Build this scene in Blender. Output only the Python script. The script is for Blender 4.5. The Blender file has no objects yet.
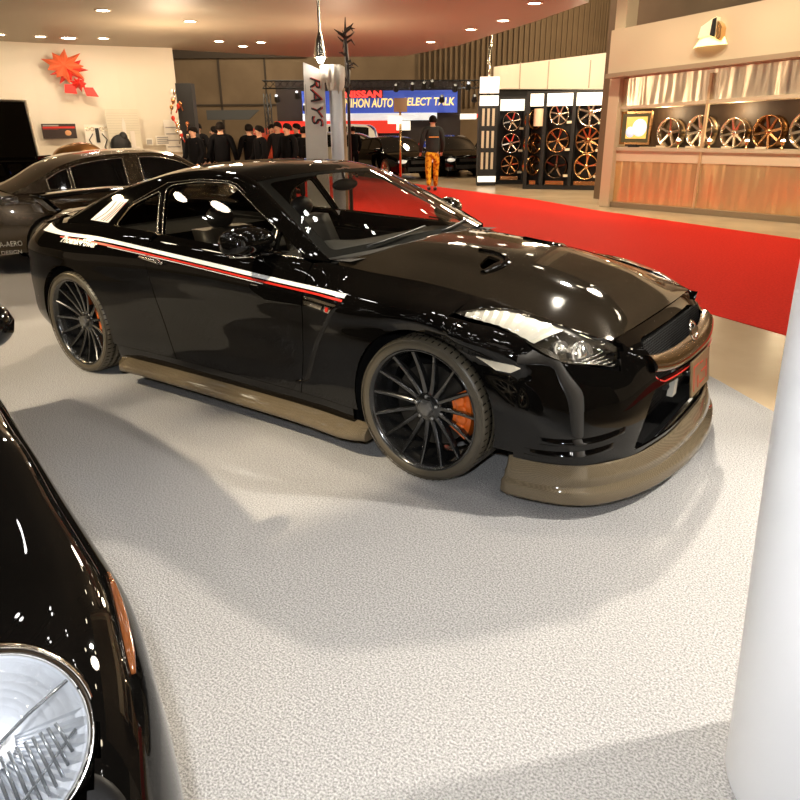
import bpy, bmesh, math, random
import numpy as np
from mathutils import Vector, Matrix
from mathutils.geometry import delaunay_2d_cdt
random.seed(7)
PI = math.pi
SC = bpy.context.scene
COL = SC.collection
sin, cos = math.sin, math.cos

# ------------------------------------------------------------------ tags
def tag(o, label=None, cat=None, group=None, kind=None):
    if label: o['label'] = label
    if cat: o['category'] = cat
    if group: o['group'] = group
    if kind: o['kind'] = kind
    return o

def thing(name, label, cat, loc=(0, 0, 0), rz=0.0, group=None):
    o = bpy.data.objects.new(name, None)
    COL.objects.link(o)
    o.location = loc
    o.rotation_euler = (0, 0, rz)
    o.empty_display_size = 0.1
    return tag(o, label, cat, group)

def copy_tree(o, parent=None):
    c = o.copy()
    COL.objects.link(c)
    c.parent = parent
    for ch in list(o.children):
        copy_tree(ch, c)
    return c

# ------------------------------------------------------------------ materials
MATS = {}
def mat(name, col=(0.5, 0.5, 0.5), rough=0.5, metal=0.0, coat=0.0, coat_r=0.03, spec=0.5, emit=None, es=0.0, bump=None):
    if name in MATS: return MATS[name]
    m = bpy.data.materials.new(name)
    m.use_nodes = True
    b = m.node_tree.nodes['Principled BSDF']
    b.inputs['Base Color'].default_value = (*col, 1)
    b.inputs['Roughness'].default_value = rough
    b.inputs['Metallic'].default_value = metal
    b.inputs['Coat Weight'].default_value = coat
    b.inputs['Coat Roughness'].default_value = coat_r
    b.inputs['Specular IOR Level'].default_value = spec
    if emit:
        b.inputs['Emission Color'].default_value = (*emit, 1)
        b.inputs['Emission Strength'].default_value = es
    if bump:
        nt = m.node_tree
        tc = nt.nodes.new('ShaderNodeTexCoord')
        nz = nt.nodes.new('ShaderNodeTexNoise')
        nz.inputs['Scale'].default_value = bump[0]
        nz.inputs['Detail'].default_value = 4
        bp = nt.nodes.new('ShaderNodeBump')
        bp.inputs['Strength'].default_value = bump[1]
        bp.inputs['Distance'].default_value = 0.01
        nt.links.new(tc.outputs['Object'], nz.inputs['Vector'])
        nt.links.new(nz.outputs['Fac'], bp.inputs['Height'])
        nt.links.new(bp.outputs['Normal'], b.inputs['Normal'])
    MATS[name] = m
    return m

def glass_mat(name, tint=(0.25, 0.24, 0.22), ior=1.5, gloss=1.0):
    if name in MATS: return MATS[name]
    m = bpy.data.materials.new(name)
    m.use_nodes = True
    nt = m.node_tree
    nt.nodes.clear()
    out = nt.nodes.new('ShaderNodeOutputMaterial')
    tr = nt.nodes.new('ShaderNodeBsdfTransparent'); tr.inputs['Color'].default_value = (*tint, 1)
    gl = nt.nodes.new('ShaderNodeBsdfGlossy'); gl.inputs['Roughness'].default_value = 0.01
    gl.inputs['Color'].default_value = (gloss, gloss, gloss, 1)
    lw = nt.nodes.new('ShaderNodeLayerWeight'); lw.inputs['Blend'].default_value = .5
    pw = nt.nodes.new('ShaderNodeMath'); pw.operation = 'POWER'; pw.inputs[1].default_value = 5
    nt.links.new(lw.outputs['Facing'], pw.inputs[0]); f0 = ((ior - 1) / (ior + 1)) ** 2
    fr = nt.nodes.new('ShaderNodeMath'); fr.operation = 'MULTIPLY_ADD'; fr.inputs[1].default_value = (1 - f0) * .9; fr.inputs[2].default_value = f0
    nt.links.new(pw.outputs[0], fr.inputs[0])
    mx = nt.nodes.new('ShaderNodeMixShader')
    nt.links.new(fr.outputs[0], mx.inputs[0]); nt.links.new(tr.outputs[0], mx.inputs[1])
    nt.links.new(gl.outputs[0], mx.inputs[2]); nt.links.new(mx.outputs[0], out.inputs[0])
    MATS[name] = m
    return m

# ------------------------------------------------------------------ mesh collector
class MB:
    def __init__(s): s.v = []; s.f = []; s.sm = []
    def add(s, vs, fs, smooth=False):
        n = len(s.v)
        s.v += [tuple(v) for v in vs]
        s.f += [tuple(i + n for i in f) for f in fs]
        s.sm += [smooth] * len(fs)
        return s
    def box(s, lo, hi, rz=0.0, c=None):
        x0, y0, z0 = lo; x1, y1, z1 = hi
        vs = [(x, y, z) for z in (z0, z1) for (x, y) in ((x0, y0), (x1, y0), (x1, y1), (x0, y1))]
        if rz:
            cx, cy = c if c else ((x0 + x1) / 2, (y0 + y1) / 2)
            vs = [(cx + (x - cx) * cos(rz) - (y - cy) * sin(rz), cy + (x - cx) * sin(rz) + (y - cy) * cos(rz), z) for x, y, z in vs]
        return s.add(vs, [(3, 2, 1, 0), (4, 5, 6, 7), (0, 1, 5, 4), (1, 2, 6, 5), (2, 3, 7, 6), (3, 0, 4, 7)])
    def bbox(s, lo, hi, b=0.01):
        # box with chamfered vertical & horizontal edges
        x0, y0, z0 = lo; x1, y1, z1 = hi
        def ring(z, i):
            return [(x0 + b + i, y0 + i, z), (x1 - b - i, y0 + i, z), (x1 - i, y0 + b + i, z), (x1 - i, y1 - b - i, z),
                    (x1 - b - i, y1 - i, z), (x0 + b + i, y1 - i, z), (x0 + i, y1 - b - i, z), (x0 + i, y0 + b + i, z)]
        R = [ring(z0, b), ring(z0 + b, 0), ring(z1 - b, 0), ring(z1, b)]
        vs = [p for r in R for p in r]
        fs = [tuple(range(7, -1, -1)), tuple(range(24, 32))]
        for k in range(3):
            for i in range(8):
                j = (i + 1) % 8
                fs.append((k * 8 + i, k * 8 + j, (k + 1) * 8 + j, (k + 1) * 8 + i))
        return s.add(vs, fs)
    def tube(s, pts, r, n=8, closed=False, cap=True, smooth=True, flat=1.0):
        pts = [Vector(p) for p in pts]
        m = len(pts)
        rs = r if isinstance(r, (list, tuple)) else [r] * m
        vs = []; prev = None
        for i, p in enumerate(pts):
            if closed: t = pts[(i + 1) % m] - pts[i - 1]
            elif i == 0: t = pts[1] - p
            elif i == m - 1: t = p - pts[i - 1]
            else: t = (pts[i + 1] - p).normalized() + (p - pts[i - 1]).normalized()
            t.normalize()
            if prev is None:
                a = Vector((0, 0, 1)) if abs(t.z) < .9 else Vector((1, 0, 0))
                u = t.cross(a).normalized()
            else:
                u = (prev - t * prev.dot(t)).normalized()
            prev = u; w = t.cross(u)
            for k in range(n):
                an = 2 * PI * k / n
                vs.append(p + (u * cos(an) + w * sin(an) * flat) * rs[i])
        fs = []
        for i in range(m if closed else m - 1):
            j = (i + 1) % m
            for k in range(n):
                l = (k + 1) % n
                fs.append((i * n + k, i * n + l, j * n + l, j * n + k))
        s.add(vs, fs, smooth)
        if cap and not closed:
            s.add(vs[:n], [tuple(range(n - 1, -1, -1))]); s.add(vs[-n:], [tuple(range(n))])
        return s
    def lathe(s, prof, c=(0, 0, 0), axis='z', n=32, smooth=True, a0=0.0, a1=2 * PI):
        # prof: (r, h)
        full = abs(a1 - a0 - 2 * PI) < 1e-6
        k = n if full else n + 1
        vs = []
        for r, h in prof:
            for i in range(k):
                a = a0 + (a1 - a0) * i / n
                p = (r * cos(a), r * sin(a), h)
                if axis == 'y': p = (p[0], h, p[1])
                elif axis == 'x': p = (h, p[0], p[1])
                vs.append((p[0] + c[0], p[1] + c[1], p[2] + c[2]))
        fs = []
        for j in range(len(prof) - 1):
            for i in range(n):
                l = (i + 1) % k
                q = (j * k + i, j * k + l, (j + 1) * k + l, (j + 1) * k + i)
                fs.append(q if axis != 'y' else q[::-1])
        return s.add(vs, fs, smooth)
    def grid(s, P, smooth=True, flip=False, cu=False):
        nu = len(P); nv = len(P[0])
        vs = [p for row in P for p in row]
        fs = []
        for i in range(nu - (0 if cu else 1)):
            for j in range(nv - 1):
                a = ((i) * nv + j, ((i + 1) % nu) * nv + j, ((i + 1) % nu) * nv + j + 1, i * nv + j + 1)
                fs.append(a[::-1] if flip else a)
        return s.add(vs, fs, smooth)
    def prism(s, poly, lo, hi, plane='xy', smooth=False):
        # poly in plane, extruded lo..hi along the remaining axis
        def P(a, b, h):
            return {'xy': (a, b, h), 'xz': (a, h, b), 'yz': (h, a, b)}[plane]
        n = len(poly)
        vs = [P(a, b, lo) for a, b in poly] + [P(a, b, hi) for a, b in poly]
        fs = [tuple(range(n - 1, -1, -1)), tuple(range(n, 2 * n))] + [(i, (i + 1) % n, n + (i + 1) % n, n + i) for i in range(n)]
        return s.add(vs, fs, smooth)
    def ball(s, c, r, n=12, m=8):
        rx, ry, rz = r if isinstance(r, (tuple, list)) else (r, r, r)
        P = []
        for j in range(m + 1):
            t = PI * j / m
            P.append([(c[0] + rx * sin(t) * cos(2 * PI * i / n), c[1] + ry * sin(t) * sin(2 * PI * i / n), c[2] + rz * cos(t)) for i in range(n + 1)])
        return s.grid(P, True)
    def xf(s, M):
        s.v = [tuple(M @ Vector(v)) for v in s.v]; return s
    def build(s, name, m, parent=None, fixn=True, merge=True):
        me = bpy.data.meshes.new(name)
        me.from_pydata(s.v, [], s.f)
        me.polygons.foreach_set('use_smooth', s.sm)
        if fixn or merge:
            bm = bmesh.new(); bm.from_mesh(me)
            if merge: bmesh.ops.remove_doubles(bm, verts=bm.verts, dist=1e-5)
            if fixn: bmesh.ops.recalc_face_normals(bm, faces=bm.faces)
            bm.to_mesh(me); bm.free()
        me.materials.append(m)
        o = bpy.data.objects.new(name, me)
        COL.objects.link(o)
        if parent: o.parent = parent
        return o

def struct(o):
    o['kind'] = 'structure'; return o

def text_mesh(name, body, size, m, parent, M, extrude=0.001, shear=0.0, font_bold=False, align='LEFT', spacing=1.0, offset=0.0, width=None):
    cu = bpy.data.curves.new(name, 'FONT')
    cu.body = body; cu.size = size; cu.extrude = extrude; cu.shear = shear; cu.align_x = align
    cu.space_character = spacing; cu.offset = offset
    cu.resolution_u = 3
    t = bpy.data.objects.new(name, cu)
    COL.objects.link(t)
    bpy.context.view_layer.update()
    dg = bpy.context.evaluated_depsgraph_get()
    me = bpy.data.meshes.new_from_object(t.evaluated_get(dg))
    bpy.data.objects.remove(t, do_unlink=True)
    me.name = name
    if width:
        xs_ = [v.co.x for v in me.vertices]; k = width / (max(xs_) - min(xs_)); me.transform(Matrix.Diagonal((k, 1, 1, 1)))
    me.transform(M)
    me.materials.clear(); me.materials.append(m)
    o = bpy.data.objects.new(name, me)
    COL.objects.link(o)
    if parent: o.parent = parent
    return o

# ------------------------------------------------------------------ curves
def pchip(xs, ys):
    xs = np.asarray(xs, float); ys = np.asarray(ys, float)
    h = np.diff(xs); d = np.diff(ys) / h
    m = np.zeros(len(xs))
    for i in range(1, len(xs) - 1):
        if d[i - 1] * d[i] > 0:
            w1 = 2 * h[i] + h[i - 1]; w2 = h[i] + 2 * h[i - 1]
            m[i] = (w1 + w2) / (w1 / d[i - 1] + w2 / d[i])
    m[0] = d[0]; m[-1] = d[-1]
    def f(x):
        x = min(max(x, xs[0]), xs[-1])
        i = min(int(np.searchsorted(xs, x, 'right')) - 1, len(h) - 1)
        t = (x - xs[i]) / h[i]
        return float((2 * t**3 - 3 * t**2 + 1) * ys[i] + (t**3 - 2 * t**2 + t) * h[i] * m[i] + (3 * t**2 - 2 * t**3) * ys[i + 1] + (t**3 - t**2) * h[i] * m[i + 1])
    return f
def cubic(xs, ys):
    # catmull style smooth (allows slight overshoot)
    xs = np.asarray(xs, float); ys = np.asarray(ys, float)
    h = np.diff(xs); d = np.diff(ys) / h
    m = np.zeros(len(xs)); m[0] = d[0]; m[-1] = d[-1]
    for i in range(1, len(xs) - 1): m[i] = (d[i - 1] * h[i] + d[i] * h[i - 1]) / (h[i] + h[i - 1])
    xs = xs.tolist(); ys = ys.tolist(); m = m.tolist(); h = h.tolist(); n = len(h)
    import bisect
    def f(x):
        x = min(max(x, xs[0]), xs[-1])
        i = min(max(bisect.bisect_right(xs, x) - 1, 0), n - 1)
        t = (x - xs[i]) / h[i]
        return (2 * t**3 - 3 * t**2 + 1) * ys[i] + (t**3 - 2 * t**2 + t) * h[i] * m[i] + (3 * t**2 - 2 * t**3) * ys[i + 1] + (t**3 - t**2) * h[i] * m[i + 1]
    return f
def crv(pts, n, closed=False):
    """smooth 3D/2D curve through pts, n samples per segment"""
    pts = [np.asarray(p, float) for p in pts]; m = len(pts); out = []
    for i in range(m if closed else m - 1):
        p1 = pts[i]; p2 = pts[(i + 1) % m]
        p0 = pts[i - 1] if (closed or i > 0) else 2 * p1 - p2
        p3 = pts[(i + 2) % m] if (closed or i < m - 2) else 2 * p2 - p1
        for k in range(n):
            t = k / n
            out.append(0.5 * ((2 * p1) + (p2 - p0) * t + (2 * p0 - 5 * p1 + 4 * p2 - p3) * t * t + (3 * p1 - p0 - 3 * p2 + p3) * t**3))
    if not closed: out.append(pts[-1])
    return [tuple(map(float, p)) for p in out]
def inpoly(P, poly):
    x = P[:, 0]; y = P[:, 1]; r = np.zeros(len(P), bool); n = len(poly)
    for i in range(n):
        x1, y1 = poly[i]; x2, y2 = poly[(i + 1) % n]
        c = ((y1 > y) != (y2 > y))
        with np.errstate(divide='ignore', invalid='ignore'):
            xi = (x2 - x1) * (y - y1) / ((y2 - y1) if y2 != y1 else 1e-12) + x1
        r ^= c & (x < xi)
    return r
def dseg(P, poly, closed=True):
    d = np.full(len(P), 1e9); n = len(poly)
    for i in range(n if closed else n - 1):
        a = np.array(poly[i]); b = np.array(poly[(i + 1) % n]); ab = b - a
        L = ab @ ab
        t = np.clip(((P - a) @ ab) / (L if L > 0 else 1e-12), 0, 1)
        d = np.minimum(d, np.hypot(*((P - a - t[:, None] * ab).T)))
    return d
def dens(poly, res):
    out = []; n = len(poly)
    for i in range(n):
        a = poly[i]; b = poly[(i + 1) % n]
        k = max(1, int(math.hypot(b[0] - a[0], b[1] - a[1]) / res))
        for j in range(k): out.append((a[0] + (b[0] - a[0]) * j / k, a[1] + (b[1] - a[1]) * j / k))
    return out
def panel(name, outline, fmap, m, parent, res=0.03, depth=0.01, holes=(), flip=False, off=0.0, rimholes=True, extra=()):
    """surface panel: 2D outline (+holes) triangulated in the parameter plane, mapped on fmap, with exact normals and a turned-in edge"""
    out = dens(outline, res); hs = [dens(h, res) for h in holes]
    co = [Vector(p) for p in out]; ed = [(i, (i + 1) % len(out)) for i in range(len(out))]
    loops = [(0, len(out))]
    for h in hs:
        s = len(co); co += [Vector(p) for p in h]; ed += [(s + i, s + (i + 1) % len(h)) for i in range(len(h))]; loops.append((s, len(h)))
    for e in extra:
        s = len(co); co += [Vector(p) for p in e]; ed += [(s + i, s + i + 1) for i in range(len(e) - 1)]
    A = np.array(out); x0, y0 = A.min(0); x1, y1 = A.max(0)
    g = []; j = 0; y = y0 + res * .5
    while y < y1:
        x = x0 + res * (0.5 if j % 2 else 1.0)
        while x < x1: g.append((x, y)); x += res
        y += res * .87; j += 1
    G = np.array(g) if g else np.zeros((0, 2))
    if len(G):
        k = inpoly(G, out) & (dseg(G, out) > res * .45)
        for h in hs: k &= ~inpoly(G, h) & (dseg(G, h) > res * .45)
        for e in extra: k &= dseg(G, list(e), False) > res * .45
        G = G[k]
    co += [Vector(p) for p in G]
    vs, es, fs, ov, oe, of = delaunay_2d_cdt(co, ed, [], 0, 1e-7)
    V2 = np.array([tuple(v) for v in vs]); F = [f for f in fs]
    C = np.array([V2[list(f)].mean(0) for f in F])
    k = inpoly(C, out)
    for h in hs: k &= ~inpoly(C, h)
    F = [tuple(f) for f, q in zip(F, k) if q]
    e = 1e-3; P3 = []; N3 = []
    for (a, b) in V2:
        p = np.array(fmap(a, b)); du = np.array(fmap(a + e, b)) - np.array(fmap(a - e, b)); dv = np.array(fmap(a, b + e)) - np.array(fmap(a, b - e))
        n = np.cross(du, dv); l = np.linalg.norm(n); n = n / l if l > 1e-12 else np.array([0, 0, 1.])
        if flip: n = -n
        P3.append(p + n * off); N3.append(n)
    if flip: F = [f[::-1] for f in F]
    # boundary rim
    nb = len(P3); V = [tuple(p) for p in P3]; N = [tuple(n) for n in N3]; nf = len(F)
    if depth > 0:
        cnt = {}
        for f in F:
            for i in range(len(f)):
                a, b = f[i], f[(i + 1) % len(f)]; cnt[(a, b)] = 1
        for (a, b) in list(cnt):
            if (b, a) not in cnt:
                i = len(V)
                pa, pb = P3[a], P3[b]; da, db = N3[a] * depth, N3[b] * depth
                V += [tuple(pa), tuple(pb), tuple(pb - db), tuple(pa - da)]
                n = np.cross(pb - pa, N3[a]); n = n / (np.linalg.norm(n) + 1e-12)
                N += [tuple(n)] * 4
                F.append((i + 1, i, i + 3, i + 2))
    me = bpy.data.meshes.new(name)
    me.from_pydata(V, [], F)
    me.polygons.foreach_set('use_smooth', [True] * len(F))
    me.normals_split_custom_set_from_vertices(N)
    me.materials.append(m)
    o = bpy.data.objects.new(name, me); COL.objects.link(o)
    if parent: o.parent = parent
    return o
def rpoly(pts, r, n=5):
    """round the corners of a polygon; r scalar or list"""
    out = []; m = len(pts)
    for i in range(m):
        p = np.array(pts[i], float); a = np.array(pts[i - 1], float) - p; b = np.array(pts[(i + 1) % m], float) - p
        ri = r[i] if isinstance(r, (list, tuple)) else r
        la = np.linalg.norm(a); lb = np.linalg.norm(b); d = min(ri, la * .49, lb * .49)
        if d < 1e-4: out.append(tuple(p)); continue
        s = p + a / la * d; e = p + b / lb * d
        for k in range(n + 1):
            t = k / n; q = s * (1 - t)**2 + 2 * p * t * (1 - t) + e * t * t
            out.append(tuple(map(float, q)))
    return out
# ================================================================== COUPE: body surfaces (x forward, y left, z up, metres)
_st = [
 (-2.10, [(.70,.24),(.78,.32),(.81,.50),(.80,.70),(.76,.85),(.66,.93)]),
 (-1.95, [(.80,.20),(.87,.31),(.89,.50),(.88,.70),(.84,.855),(.72,.945)]),
 (-1.70, [(.87,.17),(.915,.30),(.935,.50),(.93,.70),(.885,.87),(.76,.965)]),
 (-1.39, [(.89,.15),(.93,.30),(.95,.50),(.945,.71),(.895,.885),(.775,.985)]),
 (-1.00, [(.89,.15),(.92,.30),(.935,.50),(.93,.70),(.89,.885),(.785,.995)]),
 (-0.50, [(.87,.14),(.895,.30),(.90,.50),(.905,.68),(.885,.87),(.805,.985)]),
 ( 0.00, [(.865,.14),(.885,.30),(.885,.48),(.895,.66),(.885,.855),(.812,.97)]),
 ( 0.45, [(.865,.14),(.885,.30),(.885,.47),(.895,.64),(.885,.84),(.815,.955)]),
 ( 0.70, [(.87,.14),(.89,.30),(.893,.46),(.90,.64),(.885,.83),(.79,.94)]),
 ( 0.95, [(.89,.14),(.91,.30),(.92,.48),(.93,.66),(.892,.825),(.725,.905)]),
 ( 1.20, [(.905,.15),(.925,.30),(.94,.50),(.942,.69),(.89,.83),(.71,.890)]),
 ( 1.39, [(.91,.15),(.93,.30),(.945,.50),(.94,.695),(.875,.835),(.70,.872)]),
 ( 1.57, [(.91,.15),(.93,.30),(.94,.48),(.93,.66),(.84,.822),(.69,.845)]),
 ( 1.72, [(.90,.15),(.922,.30),(.932,.46),(.92,.62),(.855,.785),(.675,.818)]),
 ( 1.86, [(.893,.18),(.915,.30),(.922,.44),(.905,.58),(.85,.735),(.665,.790)]),
 ( 1.95, [(.88,.20),(.90,.30),(.905,.42),(.885,.55),(.845,.700),(.65,.765)]),
]
_sx = [s[0] for s in _st]
_sf = [(pchip(_sx, [s[1][k][0] for s in _st]), pchip(_sx, [s[1][k][1] for s in _st])) for k in range(6)]
_rc = {}
def side_y(x, z):
    key = round(x, 6)
    r = _rc.get(key)
    if r is None:
        zz = [f[1](x) for f in _sf]; yy = [f[0](x) for f in _sf]
        zz = zz[:1] and [zz[0] - .1] + zz + [zz[-1] + .06]; yy = [yy[0] - .05] + yy + [yy[-1] - .12]
        r = _rc[key] = cubic(zz, yy)
    return r(z)
def belt(x): return _sf[5][0](x), _sf[5][1](x)
def SR(x, z): return (x, -side_y(x, z), z)
def SL(x, z): return (x, side_y(x, z), z)

# greenhouse side: y shrinks with height above the belt
_rail_x = [-1.62, -1.45, -1.27, -1.05, -.85, -.60, -.35, -.09, .08, .25, .40, .55, .745]
_rail_z = [.985, 1.045, 1.110, 1.185, 1.240, 1.290, 1.310, 1.300, 1.262, 1.192, 1.125, 1.050, .948]
rail_z = pchip(_rail_x, _rail_z)
def gh_y(x, z):
    by, bz = belt(max(min(x, .75), -1.7)); t = (z - bz)
    return by - .012 - .50 * t - .28 * t * t
def GR(x, z): return (x, -gh_y(x, z), z)
def GL(x, z): return (x, gh_y(x, z), z)
def rail(x, s):
    return (x, s * gh_y(x, rail_z(x)), rail_z(x))
# roof edge (inboard of the rail) and roof crown
def roof_edge(x):
    r = rail(x, 1); return (x, r[1] - .05, r[2] + .022)
_rc_x = [-1.0, -.8, -.55, -.3, -.1, .05, .23]
_rc_z = [1.305, 1.340, 1.366, 1.374, 1.372, 1.360, 1.325]
roof_c = pchip(_rc_x, _rc_z)
def header_x(y): return .235 - .16 * (abs(y) / .60) ** 2
def rearhd_x(y): return -1.00 + .10 * (abs(y) / .60) ** 2
def roof_pt(x, y):
    e = roof_edge(x); k = min(abs(y) / e[1], 1.0)
    zc = roof_c(x)
    return (x, y, zc + (e[2] - zc) * k ** 2.6)
def ws_pt(u, v):
    """windshield: u -1..1 right..left, v 0 bottom .. 1 top"""
    au = abs(u)
    B = np.array([.885 - .15 * au ** 2.2, u * .775, .985 - .03 * au ** 2])
    y = u * .585; tx = header_x(y)
    T = np.array([tx, y, roof_pt(tx, y)[2]])
    P = B + (T - B) * v
    P += np.array([.35, 0, .65]) * .05 * 4 * v * (1 - v) * (1 - .5 * au ** 2) * .5
    return tuple(P)
def rw_pt(u, v):
    au = abs(u)
    y = u * .575; tx = rearhd_x(y)
    T = np.array([tx, y, roof_pt(tx, y)[2]])
    B = np.array([-1.68 + .07 * au ** 2, u * .66, 1.055 - .035 * au ** 2])
    P = B + (T - B) * v
    P += np.array([-.3, 0, .7]) * .035 * 4 * v * (1 - v)
    return tuple(P)
# hood
def hood_edge(x):
    if x <= 1.95: return belt(x)
    f = pchip([1.95, 2.06, 2.14, 2.2], [.65, .625, .59, .56]); g = pchip([1.95, 2.06, 2.14, 2.2], [.765, .735, .712, .69])
    return f(x), g(x)
_hc = pchip([.70, .90, 1.15, 1.4, 1.7, 1.9, 2.05, 2.15, 2.2], [1.005, .995, .975, .95, .895, .840, .778, .720, .67])
def hood_pt(x, y):
    ye, ze = hood_edge(x); k = min(abs(y) / ye, 1.0); zc = _hc(x)
    z = zc + (ze - zc) * (k ** 2.3)
    # raised centre bulge with soft creases
    w = .36 + .05 * (2.1 - x)
    t = (abs(y) - w) / .07
    s = 1 / (1 + math.exp(max(-30, min(30, t * 2.2))))
    fade = min(1, max(0, (x - .8) / .3)) * min(1, max(0, (2.14 - x) / .25))
    z += (.020 * s - .006) * fade
    return (x, y, z)
def deck_pt(x, y):
    ye, ze = belt(max(x, -2.05)); k = min(abs(y) / ye, 1.0)
    zc = pchip([-2.36, -2.25, -2.0, -1.6, -1.4], [.995, 1.01, 1.03, 1.06, 1.08])(x)
    return (x, y, zc + (ze - zc) * k ** 2.2)
# nose: s 0 (wheel arch side) .. 1 (centreline), z height
_np = {
 .18: [(1.86,.893),(2.0,.872),(2.12,.815),(2.21,.705),(2.30,.49),(2.33,.25),(2.335,0)],
 .30: [(1.86,.915),(2.0,.895),(2.125,.835),(2.22,.715),(2.30,.495),(2.335,.25),(2.34,0)],
 .44: [(1.86,.922),(2.0,.895),(2.12,.828),(2.215,.70),(2.295,.485),(2.335,.25),(2.34,0)],
 .56: [(1.86,.910),(2.0,.872),(2.11,.795),(2.195,.67),(2.275,.47),(2.32,.25),(2.328,0)],
 .64: [(1.86,.884),(1.99,.842),(2.08,.755),(2.162,.63),(2.24,.46),(2.285,.25),(2.295,0)],
 .70: [(1.86,.860),(1.95,.825),(2.04,.74),(2.125,.61),(2.15,.45),(2.163,.25),(2.167,0)],
 .76: [(1.86,.830),(1.93,.79),(2.0,.72),(2.06,.60),(2.085,.45),(2.09,.25),(2.09,0)],
}
_nz = sorted(_np); _ns = [0, .17, .33, .5, .74, .88, 1.0]
_nf = {z: (cubic(_ns, [p[0] for p in _np[z]]), cubic(_ns, [p[1] for p in _np[z]])) for z in _nz}
_nc = {}
def nose(s, z, sg=-1):
    s2 = min(max(s, 0), 1); key = round(s2, 6)
    r = _nc.get(key)
    if r is None:
        r = _nc[key] = (cubic(_nz, [_nf[k][0](s2) for k in _nz]), cubic(_nz, [_nf[k][1](s2) for k in _nz]))
    y = r[1](z)
    if s2 < .17 and z < .80:
        k = (1 - s2 / .17) ** 2; y = y * (1 - k) + side_y(1.86, min(z, .735)) * k
    return (r[0](z) + (s - s2) * 0.0, sg * (y if s <= 1 else y - (s - 1) * .9), z)
def NR(s, z): return nose(s, z, -1)
def NL(s, z): return nose(s, z, 1)
# tail
_tp = [(-1.95,.0,1),(-2.10,.09,.86),(-2.22,.24,.66),(-2.29,.5,.35),(-2.32,.8,0)]
def tail(s, z, sg=-1):
    x = cubic([0, .25, .5, .75, 1], [-1.95, -2.12, -2.23, -2.29, -2.31])(s)
    yr = cubic([0, .25, .5, .75, 1], [1, .875, .66, .35, 0])(s)
    y0 = side_y(-1.95, z)
    lean = -.10 * max(0, (z - .55)) ** 1 + (-.12 * max(0, .42 - z))
    return (x - lean * s, sg * y0 * yr, z)
# ------------------------------------------------------------------ materials of the coupe
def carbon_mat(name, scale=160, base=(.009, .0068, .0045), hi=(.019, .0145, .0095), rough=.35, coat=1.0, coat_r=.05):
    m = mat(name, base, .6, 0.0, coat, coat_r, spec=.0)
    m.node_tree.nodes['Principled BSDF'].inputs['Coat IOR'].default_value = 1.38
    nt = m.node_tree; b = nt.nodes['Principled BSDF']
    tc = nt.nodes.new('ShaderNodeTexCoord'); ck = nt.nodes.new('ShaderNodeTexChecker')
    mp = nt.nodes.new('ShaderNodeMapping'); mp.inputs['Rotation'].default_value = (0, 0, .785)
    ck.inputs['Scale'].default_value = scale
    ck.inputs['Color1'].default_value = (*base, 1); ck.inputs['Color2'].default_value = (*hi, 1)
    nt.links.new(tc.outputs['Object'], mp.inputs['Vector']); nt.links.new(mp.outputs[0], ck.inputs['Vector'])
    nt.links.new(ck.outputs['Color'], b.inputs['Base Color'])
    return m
PAINT = mat('black_gloss_paint', (.0024, .0021, .0018), .5, 0, 1.0, .02, spec=0)
PAINT.node_tree.nodes['Principled BSDF'].inputs['Coat IOR'].default_value = 1.42
CARBON = carbon_mat('carbon_hood', 330)
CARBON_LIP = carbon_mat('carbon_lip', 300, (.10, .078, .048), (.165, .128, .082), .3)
RUBBER = mat('tyre_rubber', (.075, .062, .042), .36, bump=(60, .12))
BLKPL = mat('black_plastic', (.008, .008, .008), .5)
LINER = mat('dark_liner', (.004, .004, .004), .9, spec=.1)
SATIN = mat('satin_black_wheel', (.010, .010, .010), .22, .0, .8, .08)
CHROME = mat('chrome', (.75, .72, .66), .12, 1.0)
TRIM = mat('window_trim_metal', (.55, .50, .42), .22, 1.0)
GLASS = glass_mat('car_glass', (.86, .87, .84), 1.38)
GLASS_S = glass_mat('side_glass', (.66, .64, .58), 1.6)
CLEAR = glass_mat('clear_lens', (.93, .93, .92), 1.45)
WHITE_V = mat('white_vinyl', (.95, .94, .92), .4)
RED_V = mat('red_vinyl', (.60, .02, .01), .35)
ORANGE = mat('orange_caliper', (.75, .14, .01), .35, .2, .6)
STEEL = mat('brushed_steel', (.35, .34, .33), .35, 1.0)
DISC = mat('brake_disc_iron', (.035, .033, .03), .35, .8)
INTER = mat('cabin_plastic', (.012, .011, .010), .65)
SEATM = mat('seat_leather', (.035, .032, .03), .45)
SILVERP = mat('silver_plastic', (.45, .43, .38), .35, .5)
AMBER = mat('reflector_lens', (.72, .66, .52), .25, 0, .8)
REDL = mat('tail_lamp_red', (.25, .005, .004), .15, 0, 1)

def disc_prism(mb, r, y0, y1, n=24, c=(0, 0)):
    mb.lathe([(0.0001, y0), (r, y0), (r, y1), (0.0001, y1)], (c[0], 0, c[1]), 'y', n, False)

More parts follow.
